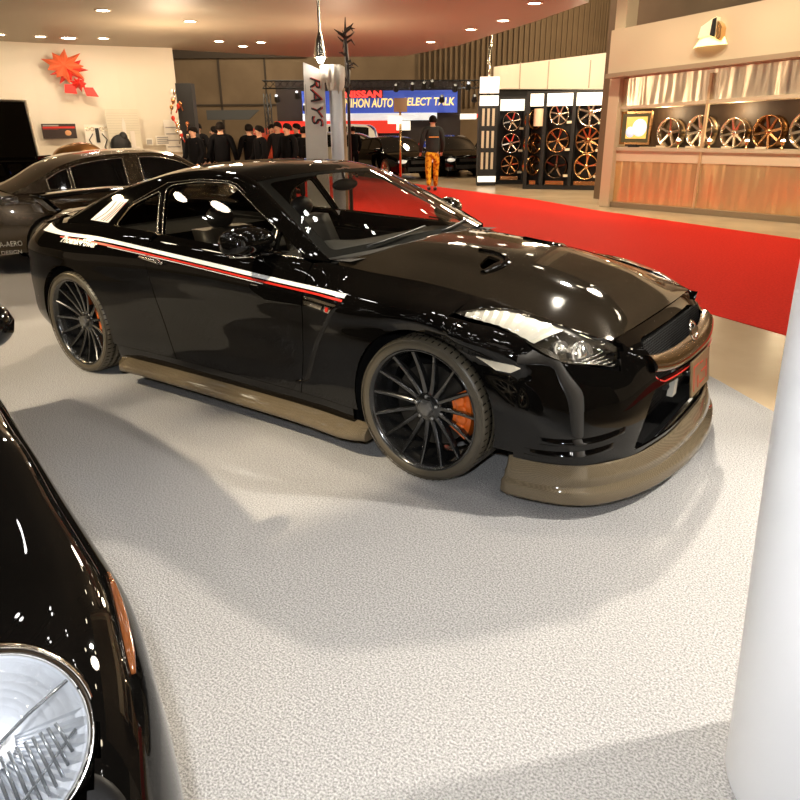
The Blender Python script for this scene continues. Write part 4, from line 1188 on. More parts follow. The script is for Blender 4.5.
# ------------------------------------------------------------------ white pylons with the vertical logo, lamp and drape
RAYSB = mat('pylon_white', (.74, .70, .63), .5)
py = thing('sign_pylon', 'white vertical sign board with black and red RAYS lettering', 'sign', FP(-1.13, 10.0), FA)
mb = MB(); mb.add([(-.16, 0, 0), (.16, 0, 0), (.15, 0, 2.25), (-.11, 0, 2.36), (-.16, .08, 0), (.16, .08, 0), (.15, .08, 2.25), (-.11, .08, 2.36)], [(0, 1, 2, 3), (7, 6, 5, 4), (0, 4, 5, 1), (1, 5, 6, 2), (2, 6, 7, 3), (3, 7, 4, 0)]); mb.build('board', RAYSB, py)
for dx, m in ((.012, RED_V), (0, DARKM)):
    text_mesh('logo_lettering', 'RAYS', .20, m, py, Matrix.Translation((-.035 + dx * 1.6, -.008 + dx * .3, 2.20)) @ Matrix.Rotation(PI / 2, 4, 'X') @ Matrix.Rotation(-PI / 2, 4, 'Z'), .003, shear=.3, width=.60)
mb = MB(); mb.box((-.10, -.003, 1.72), (-.094, 0, 2.1)); mb.build('small_print', mat('grey_print', (.35, .33, .30), .6), py)
po = thing('round_column', 'slim white and pale blue column right of the RAYS board', 'column', FP(-.84, 10.1), FA)
mb = MB(); mb.lathe([(.0001, 0), (.09, 0), (.09, 2.1), (.0001, 2.1)], n=20); mb.build('shaft', mat('column_pale', (.66, .68, .74), .4), po)
mb = MB(); mb.lathe([(.10, 2.02), (.12, 2.1), (.13, 2.3), (.10, 2.32)], n=20); mb.build('capital', RAYSB, po)
mb = MB(); mb.box((.085, -.03, 0), (.12, .03, 2.05)); mb.build('gold_edge', mat('edge_gold', (.7, .5, .28), .4), po)
dr = thing('white_drape', 'draped white cloth banner hung over the pylons', 'drape', FP(-.90, 9.95, 2.02), FA)
mb = MB(); rows = []
for i in range(17):
    x = -.12 + .26 * i / 16; dn = .0 + .10 * abs(sin(i * .9)) + .05 * sin(i * .35)
    rows.append([(x, -.02 - .02 * sin(i * 1.3), dn), (x, -.03 - .02 * sin(i * 1.3), .15), (x, -.02, .30 - .02 * abs(i - 8) / 8), (x, .08, .31)])
mb.grid(rows); o = mb.build('cloth', mat('drape_cloth', (.80, .72, .60), .7), dr)
sol = o.modifiers.new('s', 'SOLIDIFY'); sol.thickness = .01
# hanging lamp and dark twisted ornament
lp = thing('pendant_lamp', 'bright star-like lamp glowing at the ceiling above the pylon', 'lamp', FP(-1.0, 9.9, 2.40), FA)
mb = MB(); mb.lathe([(.02, .95), (.02, .30), (.05, .22), (.09, .0)], n=16); mb.build('lamp_shade', SILV, lp); mb = MB(); mb.ball((0, 0, .02), (.055, .055, .09)); mb.build('bulb', LAMPC, lp)
orn = thing('twisted_ornament', 'black twisted branch-like ornament rising beside the white drape', 'ornament', FP(-.72, 10.62, 2.0), FA)
rnd = random.Random(3)
mb = MB()
for k in range(26):
    a = rnd.uniform(0, 2 * PI); z = rnd.uniform(.0, .80); L = rnd.uniform(.08, .22)
    mb.tube([(0, 0, z), (L * .6 * cos(a), L * .4 * sin(a), z + .04), (L * cos(a), L * .5 * sin(a), z + rnd.uniform(-.05, .09))], [.02, .014, .004], 6)
mb.build('branches', mat('branch_dark', (.03, .02, .015), .35), orn)
mb = MB(); mb.tube([(0, 0, -2.0), (.01, 0, .0), (.01, 0, .3), (-.01, 0, .66), (0, 0, .95)], [.03, .02, .035, .025, .006], 8); mb.build('stem', mat('branch_dark'), orn)
# ------------------------------------------------------------------ far booth with the blue banner
bt = thing('trade_booth', 'far booth with blue NIHON AUTO banner, white strip and red counter', 'booth', FPs(-4.0, 24.2, 0), FA); bt.scale = (KS,) * 3
mb = MB(); mb.box((0.9, 0, 2.02), (5.85, .1, 2.68)); mb.build('banner', mat('banner_blue', (.03, .08, .50), .5, emit=(.05, .12, .8), es=.25), bt)
mb = MB(); mb.box((0.9, -.05, 1.80), (5.2, .05, 2.02)); mb.build('white_strip', mat('strip_white', (.75, .82, .92), .5, emit=(.75, .85, 1), es=.35), bt)
mb = MB(); mb.box((0, -.08, 1.42), (4.0, .05, 1.80)); mb.build('red_strip', mat('strip_red', (.75, .02, .01), .5, emit=(1, .05, .02), es=.35), bt)
mb = MB(); mb.box((3.9, -.1, 1.50), (4.35, .05, 1.78)); mb.build('lit_panel', SIGNW, bt)
YEL = mat('letter_yellow', (.95, .72, .25), .5, emit=(1, .75, .25), es=.7)
text_mesh('banner_lettering', 'NIHON AUTO', .36, YEL, bt, Matrix.Translation((2.24, -.02, 2.20)) @ Matrix.Rotation(PI / 2, 4, 'X'), .01, shear=.15, offset=.008, width=1.55)
text_mesh('banner_lettering', 'SELECT TALK', .32, YEL, bt, Matrix.Translation((4.10, -.02, 2.24)) @ Matrix.Rotation(PI / 2, 4, 'X'), .01, shear=.15, offset=.006, width=1.65)
mb = MB(); mb.box((0, .5, .442), (6.0, .7, 3.0)); mb.build('booth_back', mat('booth_dark', (.02, .012, .01), .7), bt)
rs = thing('red_sign', 'small glowing red NISSAN sign above the blue banner', 'sign', FPs(-1.76, 23.9, 2.46), FA); rs.scale = (KS,) * 3
mb = MB(); mb.box((0, 0, 0), (1.25, .05, .22)); mb.build('sign_board', mat('sign_dark_red', (.10, .01, .01), .5), rs)
text_mesh('sign_lettering', 'NISSAN', .26, mat('letter_red', (.95, .03, .02), .5, emit=(1, .05, .04), es=1.6), rs, Matrix.Translation((.04, -.01, .02)) @ Matrix.Rotation(PI / 2, 4, 'X'), .01, offset=.01, width=1.15)
# second banner letters block
def truss(name, label, pts, r=.025, w=.22, m=DARKM, cat='truss'):
    a, b = Vector(pts[0]), Vector(pts[1]); L = (b - a).length; n = max(3, int(L / .3)); t = (b - a).normalized()
    u = Vector((0, 0, 1)) if abs(t.z) < .9 else Vector((1, 0, 0)); v = t.cross(u).normalized(); u = v.cross(t)
    mb = MB(); cr = [u * w / 2 + v * w / 2, u * w / 2 - v * w / 2, -u * w / 2 - v * w / 2, -u * w / 2 + v * w / 2]
    for c in cr: mb.tube([a + c, b + c], r, 6)
    for i in range(n):
        p = a + t * L * i / n; q = a + t * L * (i + 1) / n
        for j in range(4): mb.tube([p + cr[j], q + cr[(j + 1) % 4]], r * .5, 4)
    o = mb.build(name, m); tag(o, label, cat); return o
truss('lighting_truss', 'black lighting truss running above the far booth', [FPs(-4.2, 23.6, 2.85), FPs(4.2, 23.6, 2.80)], w=.3)
truss('truss_post', 'slim truss post at the left end of the far booth', [FPs(-4.1, 23.6, .443), FPs(-4.1, 23.6, 2.6)], w=.2)
for i, (x, z, c) in enumerate([(-3.75, 2.45, 1), (-3.12, 2.55, 1), (-2.9, 2.2, 1), (.4, 2.75, 0), (.75, 2.78, 0), (1.0, 2.82, 0), (1.7, 2.7, 0), (2.1, 2.75, 1), (2.5, 2.62, 0), (2.85, 2.68, 1), (3.1, 2.5, 0), (1.3, 2.4, 0), (-.1, 2.72, 0), (2.3, 2.4, 0), (2.75, 2.3, 0), (3.4, 2.6, 1)]):
    mb = MB(); mb.lathe([(.05, .12), (.07, .0), (.09, -.1)], n=12); o = mb.build('truss_spotlight', DARKM); b2 = MB(); b2.ball((0, 0, -.08), .07 if c else .05); b2.build('bulb', LAMPC if c else LAMP, o)
    far(o, x, 23.3, z); o.rotation_euler = (.9, 0, FA); tag(o, 'small glowing spotlight hanging above the far booth', 'lamp', 'spotlights of the far booth')
mb = MB(); mb.box((0, 0, 0), (.5, .05, .16)); o = mb.build('lit_sign', SIGNW); far(o, 1.85, 23.0, 1.80); o.rotation_euler = (0, 0, FA); tag(o, 'small white lit sign left above the walking person', 'sign')
mb = MB(); mb.box((0, 0, 0), (.55, .05, .10)); mb.box((.1, 0, .14), (.45, .05, .22)); o = mb.build('red_lit_sign', mat('letter_red')); far(o, 2.40, 23.3, 1.85); o.rotation_euler = (0, 0, FA); tag(o, 'pair of small red lit bars above the walking person', 'sign')
tp = thing('lamp_post', 'slim brass post with boxy lit top among the far cars', 'post', FP(.02, 21.7), FA)
mb = MB(); mb.tube([(0, 0, .0), (0, 0, 2.02)], .035, 8); mb.build('pole', GOLD, tp); mb = MB(); mb.box((-.18, -.1, 2.0), (.20, .1, 2.36)); mb.build('lamp_box', mat('lamp_box_brown', (.35, .25, .15), .5), tp); mb = MB(); mb.box((-.36, -.1, 1.68), (.04, -.04, 1.90)); mb.build('lit_panel', SIGNW, tp)
# hall banner items left
mb = MB(); mb.add([(0, 0, .3), (1.5, 0, .3), (1.9, 0, .62), (0, 0, .62), (0, .1, .3), (1.5, .1, .3), (1.9, .1, .62), (0, .1, .62)], [(0, 1, 2, 3), (7, 6, 5, 4), (0, 4, 5, 1), (1, 5, 6, 2), (2, 6, 7, 3), (3, 7, 4, 0)])
o = mb.build('hanging_banner', mat('banner_slate', (.06, .065, .07), .7)); far(o, -6.9, 27.0, 1.60); o.rotation_euler = (0, 0, FA); tag(o, 'dark slate banner hanging over the far crowd', 'banner')
mb = MB(); mb.box((0, 0, 0), (2.3, .1, .45)); o = mb.build('far_stall', mat('stall_red', (.35, .05, .03), .6, emit=(.8, .12, .06), es=.15)); far(o, -4.9, 25, 1.15); o.rotation_euler = (0, 0, FA); tag(o, 'reddish lit far stall seen behind the crowd', 'stall')
tn = thing('accessory_stand', 'dark stand hung with shiny colourful parts at the wall end', 'stand', FP(-5.20, 17.3), FA)
mb = MB(); mb.box((.12, .05, 0), (.48, .35, 2.55)); mb.build('panel', DARKM, tn)
rnd = random.Random(5); cols = [mat('part_red', (.8, .06, .03), .2, .3), SILV, GOLD, mat('part_white', (.9, .85, .8), .3), mat('part_copper', (.8, .35, .15), .2, 1)]
for k in range(16):
    mb = MB(); x = rnd.uniform(.0, .34); z = rnd.uniform(1.3, 2.4); mb.ball((0, 0, 0), (.045, .04, .06), 10, 6); mb.tube([(0, 0, 0), (rnd.uniform(-.08, .08), 0, -.15)], .015, 6)
    o = mb.build('hung_part', rnd.choice(cols), tn); o.location = (x, -.02, z)

# ------------------------------------------------------------------ things on and before the cream wall
WO = Vector((-13.9, 5.4, 0)); WD = Vector((.44278, .89663, 0)); WN = Vector((.89663, -.44278, 0)); WA = math.atan2(WD.y, WD.x)
def WP(s, o, z): return tuple(WO + WD * s + WN * o + Vector((0, 0, z)))
lf = thing('leaf_sculpture', 'spiky red leaf-shaped sculpture mounted high on the cream wall', 'wall ornament', WP(1.15, .12, 2.85), WA)
rnd = random.Random(11)
def leafpts(R, n, jit, sy=1.0):
    P = []
    for k in range(n * 2):
        a = 2 * PI * k / (n * 2); r = R * (1.0 if k % 2 == 0 else .55) * rnd.uniform(1 - jit, 1 + jit); P.append((r * cos(a), r * sin(a) * sy))
    return P
for (cx, cz, R, m, o_) in ((-.02, .08, .44, mat('leaf_orange_red', (.85, .16, .06), .35, .2, .5), .10), (.06, 0.0, .36, mat('leaf_red', (.75, .03, .02), .35, .2, .5), .05), (.24, -.28, .20, mat('leaf_red'), .08)):
    pts = leafpts(R, 9, .22, .8); n = len(pts); mb = MB()
    vs = [(cx, -.16 - o_, cz)] + [(cx + x, -o_ - rnd.uniform(0, .06), cz + z) for x, z in pts] + [(cx, -o_ + .05, cz)]
    fs = [(0, 1 + (i + 1) % n, 1 + i) for i in range(n)] + [(n + 1, 1 + i, 1 + (i + 1) % n) for i in range(n)]
    mb.add(vs, fs); mb.build('leaf_blade', m, lf)
for (x, z, dx) in ((-.06, -.30, 0), (.33, -.36, .06)):
    mb = MB(); mb.prism([(x, z), (x + .2, z), (x + .24 + dx, z - .20), (x - .02 + dx, z - .18)], -.12, -.09, 'xz'); mb.build('leaf_stub', mat('leaf_red'), lf)
ps = thing('poster', 'wide black poster with red line and orange picture on cream wall', 'poster', WP(.47, .05, 1.40), WA)
mb = MB(); mb.box((0, -.03, 0), (.72, 0, .32)); mb.build('sheet', mat('poster_black', (.03, .015, .01), .4), ps)
mb = MB(); mb.box((.02, -.034, .22), (.70, -.03, .26)); mb.box((.02, -.034, .20), (.35, -.03, .205)); mb.build('red_line', RED_V, ps)
mb = MB(); mb.box((.03, -.035, .268), (.36, -.03, .295)); mb.build('white_print', mat('grey_print'), ps)
mb = MB(); mb.ball((.54, -.034, .12), (.07, .004, .06)); mb.build('picture', mat('poster_orange', (.7, .35, .15), .4), ps)
bd = thing('notice_board', 'pale slatted board with a small castle-like drawing leaning on wall', 'board', WP(1.85, .25, 1.0), WA)
mb = MB(); mb.box((0, -.03, 0), (.74, 0, 1.04)); mb.build('board', mat('board_cream', (.66, .60, .46), .5), bd)
for k in range(9): 
    mb = MB(); mb.box((.02, -.036, .5 + .055 * k), (.72, -.03, .506 + .055 * k)); mb.build('slat_line', mat('slat_grey', (.45, .40, .30), .5), bd)
mb = MB(); mb.box((.34, -.045, 0), (.42, -.03, .72)); mb.box((.50, -.045, 0), (.6, -.03, .55)); mb.box((.30, -.045, 0), (.68, -.03, .2)); mb.prism([(.34, .72), (.42, .72), (.38, .86)], -.045, -.03, 'xz'); mb.build('drawing', mat('drawing_grey', (.75, .68, .60), .6), bd)
bg = MB(); bg.ball((0, 0, .0), (.24, .12, .26), 14, 10); bg.ball((.08, 0, .18), (.10, .09, .14)); o = bg.build('black_bag', DARKM); o.location = WP(2.08, .45, 1.22); o.rotation_euler = (0, 0, WA); tag(o, 'black cloth bag heaped in front of the slatted board', 'bag')
tb = MB(); tb.box((-.3, -.25, 0), (1.9, .2, 1.0)); o = tb.build('counter', WALLW); o.location = WP(1.9, .5, 0); o.rotation_euler = (0, 0, WA); tag(o, 'cream counter below the notice board by the wall', 'counter')
hk = thing('wheel_tool_hanger', 'white panel with looped black cables and round hooks on wall', 'panel', WP(1.42, .06, 1.2), WA)
mb = MB(); mb.box((-.05, -.02, -.2), (.48, 0, .50)); mb.build('panel', mat('panel_white', (.86, .80, .68), .5), hk)
for x in (.02, .12, .32, .42): mb = MB(); mb.lathe([(.035, -.03), (.045, -.03), (.045, -.02), (.035, -.02), (.035, -.03)], (x, 0, .40), 'y', 16); mb.build('ring', GOLD, hk)
for s in (-1, 1): mb = MB(); mb.tube([(.22 + s * .10, -.03, .30), (.22 + s * .20, -.04, .16), (.22 + s * .12, -.04, .0), (.22 + s * .2, -.04, -.12)], .012, 6); mb.build('cable', DARKM, hk)
mb = MB(); mb.box((.18, -.05, .1), (.26, -.02, .42)); mb.build('holder', DARKM, hk)
for i, (s, z, w, h, lab) in enumerate([(2.72, 1.22, .16, .16, 'small black-and-white photo card on the counter'), (2.95, 1.22, .38, .22, 'white printed card beside the small photo card'), (3.18, 1.05, .45, .75, 'tall white price sheet near the end of the cream wall')]):
    mb = MB(); mb.box((0, -.01, 0), (w, 0, h)); m_ = mat('sheet_white', (.85, .80, .70), .5); o = mb.build('printed_card', m_); tag(o, lab, 'card'); o.location = WP(s, .08, z); o.rotation_euler = (0, 0, WA)
    for k in range(4 if i else 1):
        mb = MB()
        if i == 0: mb.box((.02, -.013, .02), (.14, -.01, .13))
        else: mb.box((.04, -.013, h * (.15 + .2 * k)), (w * .8, -.01, h * (.15 + .2 * k) + .025))
        mb.build('print', mat('grey_print'), o)
# black framed glass panel at left
bp = thing('black_display_panel', 'tall glossy black display panel at the left edge', 'display panel', FP(-4.72 * 1.5 + .16, 8.8 * 1.5, 1.544 - 1.544 * 1.5), FA); bp.scale = (1.5, 1.5, 1.5)
mb = MB(); mb.add([(-.6, 0, .75), (.34, 0, .75), (.26, 0, 1.87), (-.6, 0, 1.90), (-.6, .05, .75), (.34, .05, .75), (.26, .05, 1.87), (-.6, .05, 1.90)], [(0, 1, 2, 3), (7, 6, 5, 4), (0, 4, 5, 1), (1, 5, 6, 2), (2, 6, 7, 3), (3, 7, 4, 0)]); mb.build('screen', mat('black_glass', (.008, .007, .006), .08, 0, 1), bp)
mb = MB(); mb.tube([(.35, .02, .72), (.27, .02, 1.88), (-.6, .02, 1.91)], .02, 6); mb.build('frame', mat('panel_frame', (.75, .68, .55), .4), bp)
mb = MB(); mb.box((-.5, .0, .515), (.2, .3, .75)); mb.build('base', DARKM, bp)
# ------------------------------------------------------------------ close white column at the right edge
wc = MB(); wc.lathe([(.285, 0.0), (.286, .02), (.290, .12), (.301, .35), (.314, .58), (.326, .84), (.334, 1.05), (.338, 1.22), (.340, 1.5), (.340, 2.3), (.335, 3.39), (.0001, 3.39)], (3.208, -1.707, .0), n=96)
wc = wc.build('white_column', mat('column_white', (.95, .955, .97), .45)); tag(wc, 'large smooth white column close to the camera at right', 'column')
# ================================================================== other cars
def gen_car(name, label, loc, rz, paint, L=4.6, W=1.78, wb=2.7, rw=.325, zs=.22, beltp=None, railp=None, pillars=(), res=.06, glass=None, rimm=None, spokes=8, lamps=True, fine=True, group=None, lampm=None, grille=True):
    R = thing(name, label, 'car', loc, rz, group)
    glass = glass or GLASS_DARK; rimm = rimm or SILV
    zb = pchip([p[0] for p in beltp], [p[1] for p in beltp]); rl = pchip([p[0] for p in railp], [p[1] for p in railp])
    hw = W / 2; e = L / 2
    def wy(x): return hw * (1 - .17 * abs(x / e) ** 5)
    def sy(x, z):
        t = (z - .55) / .5; y = wy(x) * (1 - .07 * t * t)
        for cx in (-wb / 2, wb / 2): y += .018 * math.exp(-((x - cx) / .35) ** 2) * max(0, 1 - abs(z - .6) / .5)
        k = (zb(x) - z) / .10
        if k < 1: y -= .05 * (1 - max(k, 0)) ** 2
        return y
    def gy(x, z): return sy(x, zb(x)) - .05 - .42 * (z - zb(x))
    xe = e - .14
    AR_ = rw + .035
    def ar(cx):
        a0 = PI - math.asin((zs - rw + .04) / AR_); a1 = math.asin((zs - rw + .04) / AR_)
        return [(cx + AR_ * cos(a0 + (a1 - a0) * i / 20), rw + AR_ * sin(a0 + (a1 - a0) * i / 20)) for i in range(21)]
    n = 30
    top = [(-xe + 2 * xe * i / n, zb(-xe + 2 * xe * i / n)) for i in range(n + 1)]
    x0, x1 = railp[0][0], railp[-1][0]
    for s in (-1, 1):
        S_ = lambda x, z, s=s: (x, s * sy(x, z), z)
        G_ = lambda x, z, s=s: (x, s * gy(x, z), z)
        fl = s > 0
        out = top + [(xe, zs + .05)] + ar(wb / 2)[::-1] + ar(-wb / 2)[::-1] + [(-xe, zs + .05)]
        panel('body_side', out, S_, paint, R, res, .03, flip=not fl if False else (s < 0) == False)
        m = 24; xs = [x0 + (x1 - x0) * i / m for i in range(m + 1)]
        out = [(x, rl(x)) for x in xs] + [(x, zb(x)) for x in xs[::-1]]
        holes = []
        for a, b in pillars:
            k = 8; xx = [a + (b - a) * i / k for i in range(k + 1)]
            up_ = [(x, max(rl(x) - .055, zb(x) + .05)) for x in xx]; lo = [(x, zb(x) + .035) for x in xx[::-1]]
            up_ = [p for p in up_ if p[1] - (zb(p[0]) + .035) > .012]
            if len(up_) > 2: holes.append(rpoly(up_ + lo, .02, 3))
        panel('cabin_pillars', out, G_, paint, R, res, .02, holes=holes, flip=(s > 0))
        for h in holes: 
            panel('side_window', h, G_, glass, R, res * 1.5, 0, flip=(s > 0), off=-.008)
            if fine:
                mb = MB(); mb.tube([(lambda p: (p[0], p[1] + s * .002, p[2]))(G_(*q)) for q in h], .006, 5, closed=True); mb.build('window_trim', TRIM, R)
        if fine:
            for hx in [ (a + b) / 2 - .25 for a, b in pillars[-2:]]:
                p = S_(hx, zb(hx) - .13); mb = MB(); mb.tube([(p[0] - .09, p[1] + s * .02, p[2]), (p[0] + .09, p[1] + s * .02, p[2])], .014, 8); mb.build('door_handle', paint, R)
        p = G_(x1 - .28, zb(x1 - .28)); mb = MB(); mb.ball((p[0], p[1] + s * .12, p[2] + .06), (.08, .12, .065)); mb.tube([(p[0], p[1] - s * .03, p[2]), (p[0], p[1] + s * .1, p[2] + .03)], .02, 6); mb.build('door_mirror', paint, R)
        for cx in (-wb / 2, wb / 2):
            w = bpy.data.objects.new('wheel', None); COL.objects.link(w); w.parent = R; w.location = (cx, s * (hw - .12), rw); w.rotation_euler = (0, 0, 0 if s < 0 else PI)
            tyre_mb(rw, rw * .74, .105, False).build('tyre', RUBBER, w)
            q = show_wheel('rim', rw * .76, spokes, rimm, .18); q.parent = w; q.location = (0, -.098, 0)
            for c in list(q.children): 
                c.parent = w; c.location = (0, -.098, 0)
            bpy.data.objects.remove(q)
            mb = MB(); mb.lathe([(AR_, s * (hw - .03)), (AR_, s * (hw - .35)), (.001, s * (hw - .35))], (cx, 0, rw), 'y', 24); mb.build('wheel_housing', LINER, R)
    # tops
    def crown(x, y): w_ = sy(x, zb(x)); return zb(x) + .05 * (1 - min(1, abs(y) / w_) ** 2.2)
    def topgrid(a, b, k=14):
        rows = []
        for i in range(k + 1):
            x = a + (b - a) * i / k; w_ = sy(x, zb(x)); rows.append([(x, w_ * t, crown(x, w_ * t)) for t in [-1 + 2 * j / 14 for j in range(15)]])
        return rows
    mb = MB(); mb.grid(topgrid(x1 - .12, xe)); mb.build('hood', paint, R)
    mb = MB(); mb.grid(topgrid(-xe, x0 + .12)); mb.build('trunk_lid', paint, R)
    for sx, nm in ((1, 'front_bumper'), (-1, 'rear_bumper')):
        rows = []
        for i in range(9):
            t = i / 8; z = zs + (zb(sx * xe) - zs) * t; r = []
            for j in range(17):
                u = -1 + 2 * j / 16; w_ = sy(sx * xe, z)
                zc = z + (.05 * (1 - abs(u) ** 2.2) if i == 8 else 0)
                r.append((sx * (xe + .14 * (1 - abs(u) ** 3.2) * (1 - .25 * t ** 3)), w_ * u, zc))
            rows.append(r)
        rows.append([(sx * xe, rows[-1][j][1], crown(sx * xe, rows[-1][j][1])) for j in range(17)])
        mb = MB(); mb.grid(rows); B = mb.build(nm, paint, R)
        if sx > 0 and grille:
            mb = MB(); mb.box((e - .05, -.42, .28), (e + .012, .42, .40)); mb.box((e - .05, -.30, .50), (e + .008, .30, .60)); mb.build('grille', DARKM, B)
    if lamps:
        for s in (-1, 1):
            z = zb(xe) - .09
            mb = MB(); mb.ball((xe + .045, s * (hw * .62), z), (.08, .17, .065)); mb.build('headlight', lampm or mat('far_headlight', (.8, .78, .7), .1, .3, emit=(1, .93, .8), es=.5), R)
            mb = MB(); mb.ball((-xe - .05, s * (hw * .62), zb(-xe) - .10), (.06, .17, .06)); mb.build('tail_lamp', REDL, R)
    # roof, glass front and rear
    def strip(xs):
        rows = []
        for x in xs:
            w_ = gy(x, rl(x)); z = rl(x)
            rows.append([(x + .10 * (1 - abs(t) ** 2) * (1 if x > (x0 + x1) / 2 else -1) * (1 if (z < rl((x0 + x1) / 2) - .03) else 0), w_ * t, z + .045 * (1 - abs(t) ** 2.2)) for t in [-1 + 2 * j / 12 for j in range(13)]])
        return rows
    xr = next(p[0] for p in railp if p[1] > max(q[1] for q in railp) - .09); xf = [p[0] for p in railp if p[1] > max(q[1] for q in railp) - .09][-1]
    mb = MB(); mb.grid(strip(np.linspace(xr, xf, 12).tolist())); mb.build('roof', paint, R)
    mb = MB(); mb.grid(strip(np.linspace(xf, x1, 10).tolist())); mb.build('windshield', glass, R)
    mb = MB(); mb.grid(strip(np.linspace(x0, xr, 10).tolist())); mb.build('rear_window', glass, R)
    mb = MB(); mb.box((-e + .2, -hw * .62, zs), (e - .2, hw * .62, .62)); mb.box((-wb / 2 + rw + .05, -hw * .88, zs), (wb / 2 - rw - .05, hw * .88, .62)); mb.build('underbody', LINER, R)
    return R
GLASS_DARK = mat('dark_tinted_glass', (.006, .006, .006), .04, 0, 1, .02)
BRZP = mat('dark_bronze_paint', (.075, .050, .027), .27, .75, 1, .03)
sed = gen_car('parked_sedan', 'dark bronze four-door sedan parked behind the rear of the black coupe', (-5.60, 2.40, 0), math.radians(73), BRZP,
    beltp=[(-2.30, .88), (-1.9, .92), (-1.5, .935), (-.8, .925), (.2, .91), (.9, .89), (1.3, .86), (1.9, .78), (2.30, .66)],
    railp=[(-1.75, .94), (-1.45, 1.06), (-1.05, 1.24), (-.70, 1.32), (-.2, 1.36), (.2, 1.365), (.55, 1.31), (.95, 1.12), (1.35, .87)],
    pillars=[(-1.28, -.99), (-.95, -.21), (.02, .92)], res=.06)
sed.scale = (.86, 1, .95)
text_mesh('side_lettering', 'A-AERO', .085, mat('letter_grey', (.55, .53, .48), .5), sed, Matrix.Translation((-2.03, -.835, .35)) @ Matrix.Rotation(-.12, 4, 'Z') @ Matrix.Rotation(PI / 2, 4, 'X'), .006, width=.27)
text_mesh('side_lettering', 'DESIGN', .06, mat('letter_grey'), sed, Matrix.Translation((-2.03, -.832, .26)) @ Matrix.Rotation(-.12, 4, 'Z') @ Matrix.Rotation(PI / 2, 4, 'X'), .006, width=.24)
# black car with a tall rear wing at the far left
rcar = gen_car('wing_car', 'black sports car with tall rear wing at the left edge', FP(-5.75, 8.4, .006), FA + math.radians(150), PAINT, L=4.3, res=.12, fine=False,
    beltp=[(-2.15, .88), (-1.2, .90), (.9, .85), (2.15, .62)], railp=[(-1.6, .92), (-1.0, 1.12), (-.5, 1.22), (.2, 1.24), (.6, 1.12), (1.1, .84)], pillars=[(-.6, .7)]) if False else None
rw_ = thing('racing_wing_car', 'tail of a black car with tall rear wing at the left edge', 'car', FP(-6.51, 12.5, 1.544 - 1.544 * 1.5), FA); rw_.scale = (1.5,) * 3
mb = MB(); mb.bbox((-.75, -.16, 1.22), (.34, .14, 1.25), .008); mb.build('wing_blade', PAINT, rw_)
mb = MB(); mb.bbox((.32, -.18, 1.10), (.345, .16, 1.30), .005); mb.build('end_plate', PAINT, rw_)
for x in (-.1, .12):
    mb = MB(); mb.prism([(x, 1.02), (x + .05, 1.02), (x + .0, 1.22), (x - .05, 1.22)], -.02, 0, 'xz'); mb.build('wing_stand', PAINT, rw_)
mb = MB(); P = []
for i in range(13):
    x = -.9 + 1.25 * i / 12; t = max(0, (x + .1) / .5)
    P.append([(x, -.35, .70), (x, -.38, .92 - .05 * t), (x, -.3, 1.0 - .05 * t), (x, -.1, 1.03 - .06 * t), (x, .25, 1.04 - .06 * t), (x, .45, .98 - .06 * t)])
mb.grid(P); mb.build('trunk_deck', BRZP, rw_)
mb = MB(); mb.box((-.9, -.3, .52), (.30, .4, .98)); mb.build('tail_body', DARKM, rw_)
cs = thing('bronze_shell_display', 'domed shiny bronze shell with a blue panel above the sedan roof', 'display', FP(-3.98 * 1.5, 9.15 * 1.5, 1.544 - 1.544 * 1.5), FA); cs.scale = (1.5,) * 3
mb = MB(); P = []
for j in range(11):
    t = j / 10; rr = math.sin(t * PI / 2) if j else .001
    P.append([(-.0 + .30 * rr * cos(a) + .06 * (1 - t), .25 * rr * sin(a), 1.26 + .165 * math.cos(t * PI / 2)) for a in [2 * PI * k / 28 for k in range(29)]])
mb.grid(P); mb.build('shell', BRONZE, cs)
mb = MB(); mb.lathe([(.24, 1.17), (.30, 1.26)], (0, 0, 0), n=24); mb.build('rim_band', CHROME, cs)
mb = MB(); mb.box((-.16, -.30, 1.16), (.12, -.24, 1.245)); mb.build('blue_panel', mat('panel_blue', (.03, .12, .6), .4, emit=(.04, .12, .8), es=.3), cs)
mb = MB(); mb.box((-.12, -.1, .515), (.12, .12, 1.2)); mb.build('pedestal', DARKM, cs)

# far cars
WPAINT = mat('white_car_paint', (.75, .72, .66), .3, 0, .6); SPAINT = mat('silver_beige_paint', (.50, .44, .33), .3, .4, .8)
B1 = [(-2.1, .95), (-1, .98), (.9, .95), (1.2, .95), (2.1, .86)]; R1 = [(-2.05, 1.0), (-1.9, 1.5), (-1.6, 1.68), (0, 1.72), (.4, 1.66), (1.0, .99)]
gen_car('white_van', 'white tall van half hidden behind the slim column', FP(-3.0, 32.0), FA + PI, WPAINT, L=4.3, beltp=B1, railp=R1, pillars=[(-1.7, -.9), (-.8, .0), (.1, .7)], res=.15, fine=False)
gen_car('silver_hatchback', 'beige silver hatchback with big windows in the far row', FP(-2.75, 29.2), FA + PI - .1, SPAINT, L=4.1, beltp=[(-2.05, .86), (-1.2, .90), (.8, .86), (1.2, .84), (2.05, .66)], railp=[(-1.95, .88), (-1.5, 1.22), (-1.1, 1.36), (0, 1.42), (.3, 1.38), (1.15, .85)], pillars=[(-1.5, -.7), (-.6, .2), (.25, .8)], res=.15, fine=False, spokes=5)
K1 = dict(beltp=[(-2.2, .86), (-1.2, .88), (.8, .84), (1.2, .82), (2.2, .62)], railp=[(-1.8, .88), (-1.2, 1.14), (-.8, 1.24), (0, 1.28), (.3, 1.24), (1.1, .82)], pillars=[(-1.0, -.3), (-.2, .7)], res=.15, fine=False)
gen_car('black_coupe', 'black coupe with bright spoked wheels, beside the lamp post, left of the walking person', FP(-.30, 25.4), FA - PI / 2 + .45, PAINT, L=4.3, spokes=10, rimm=SILV, **K1)
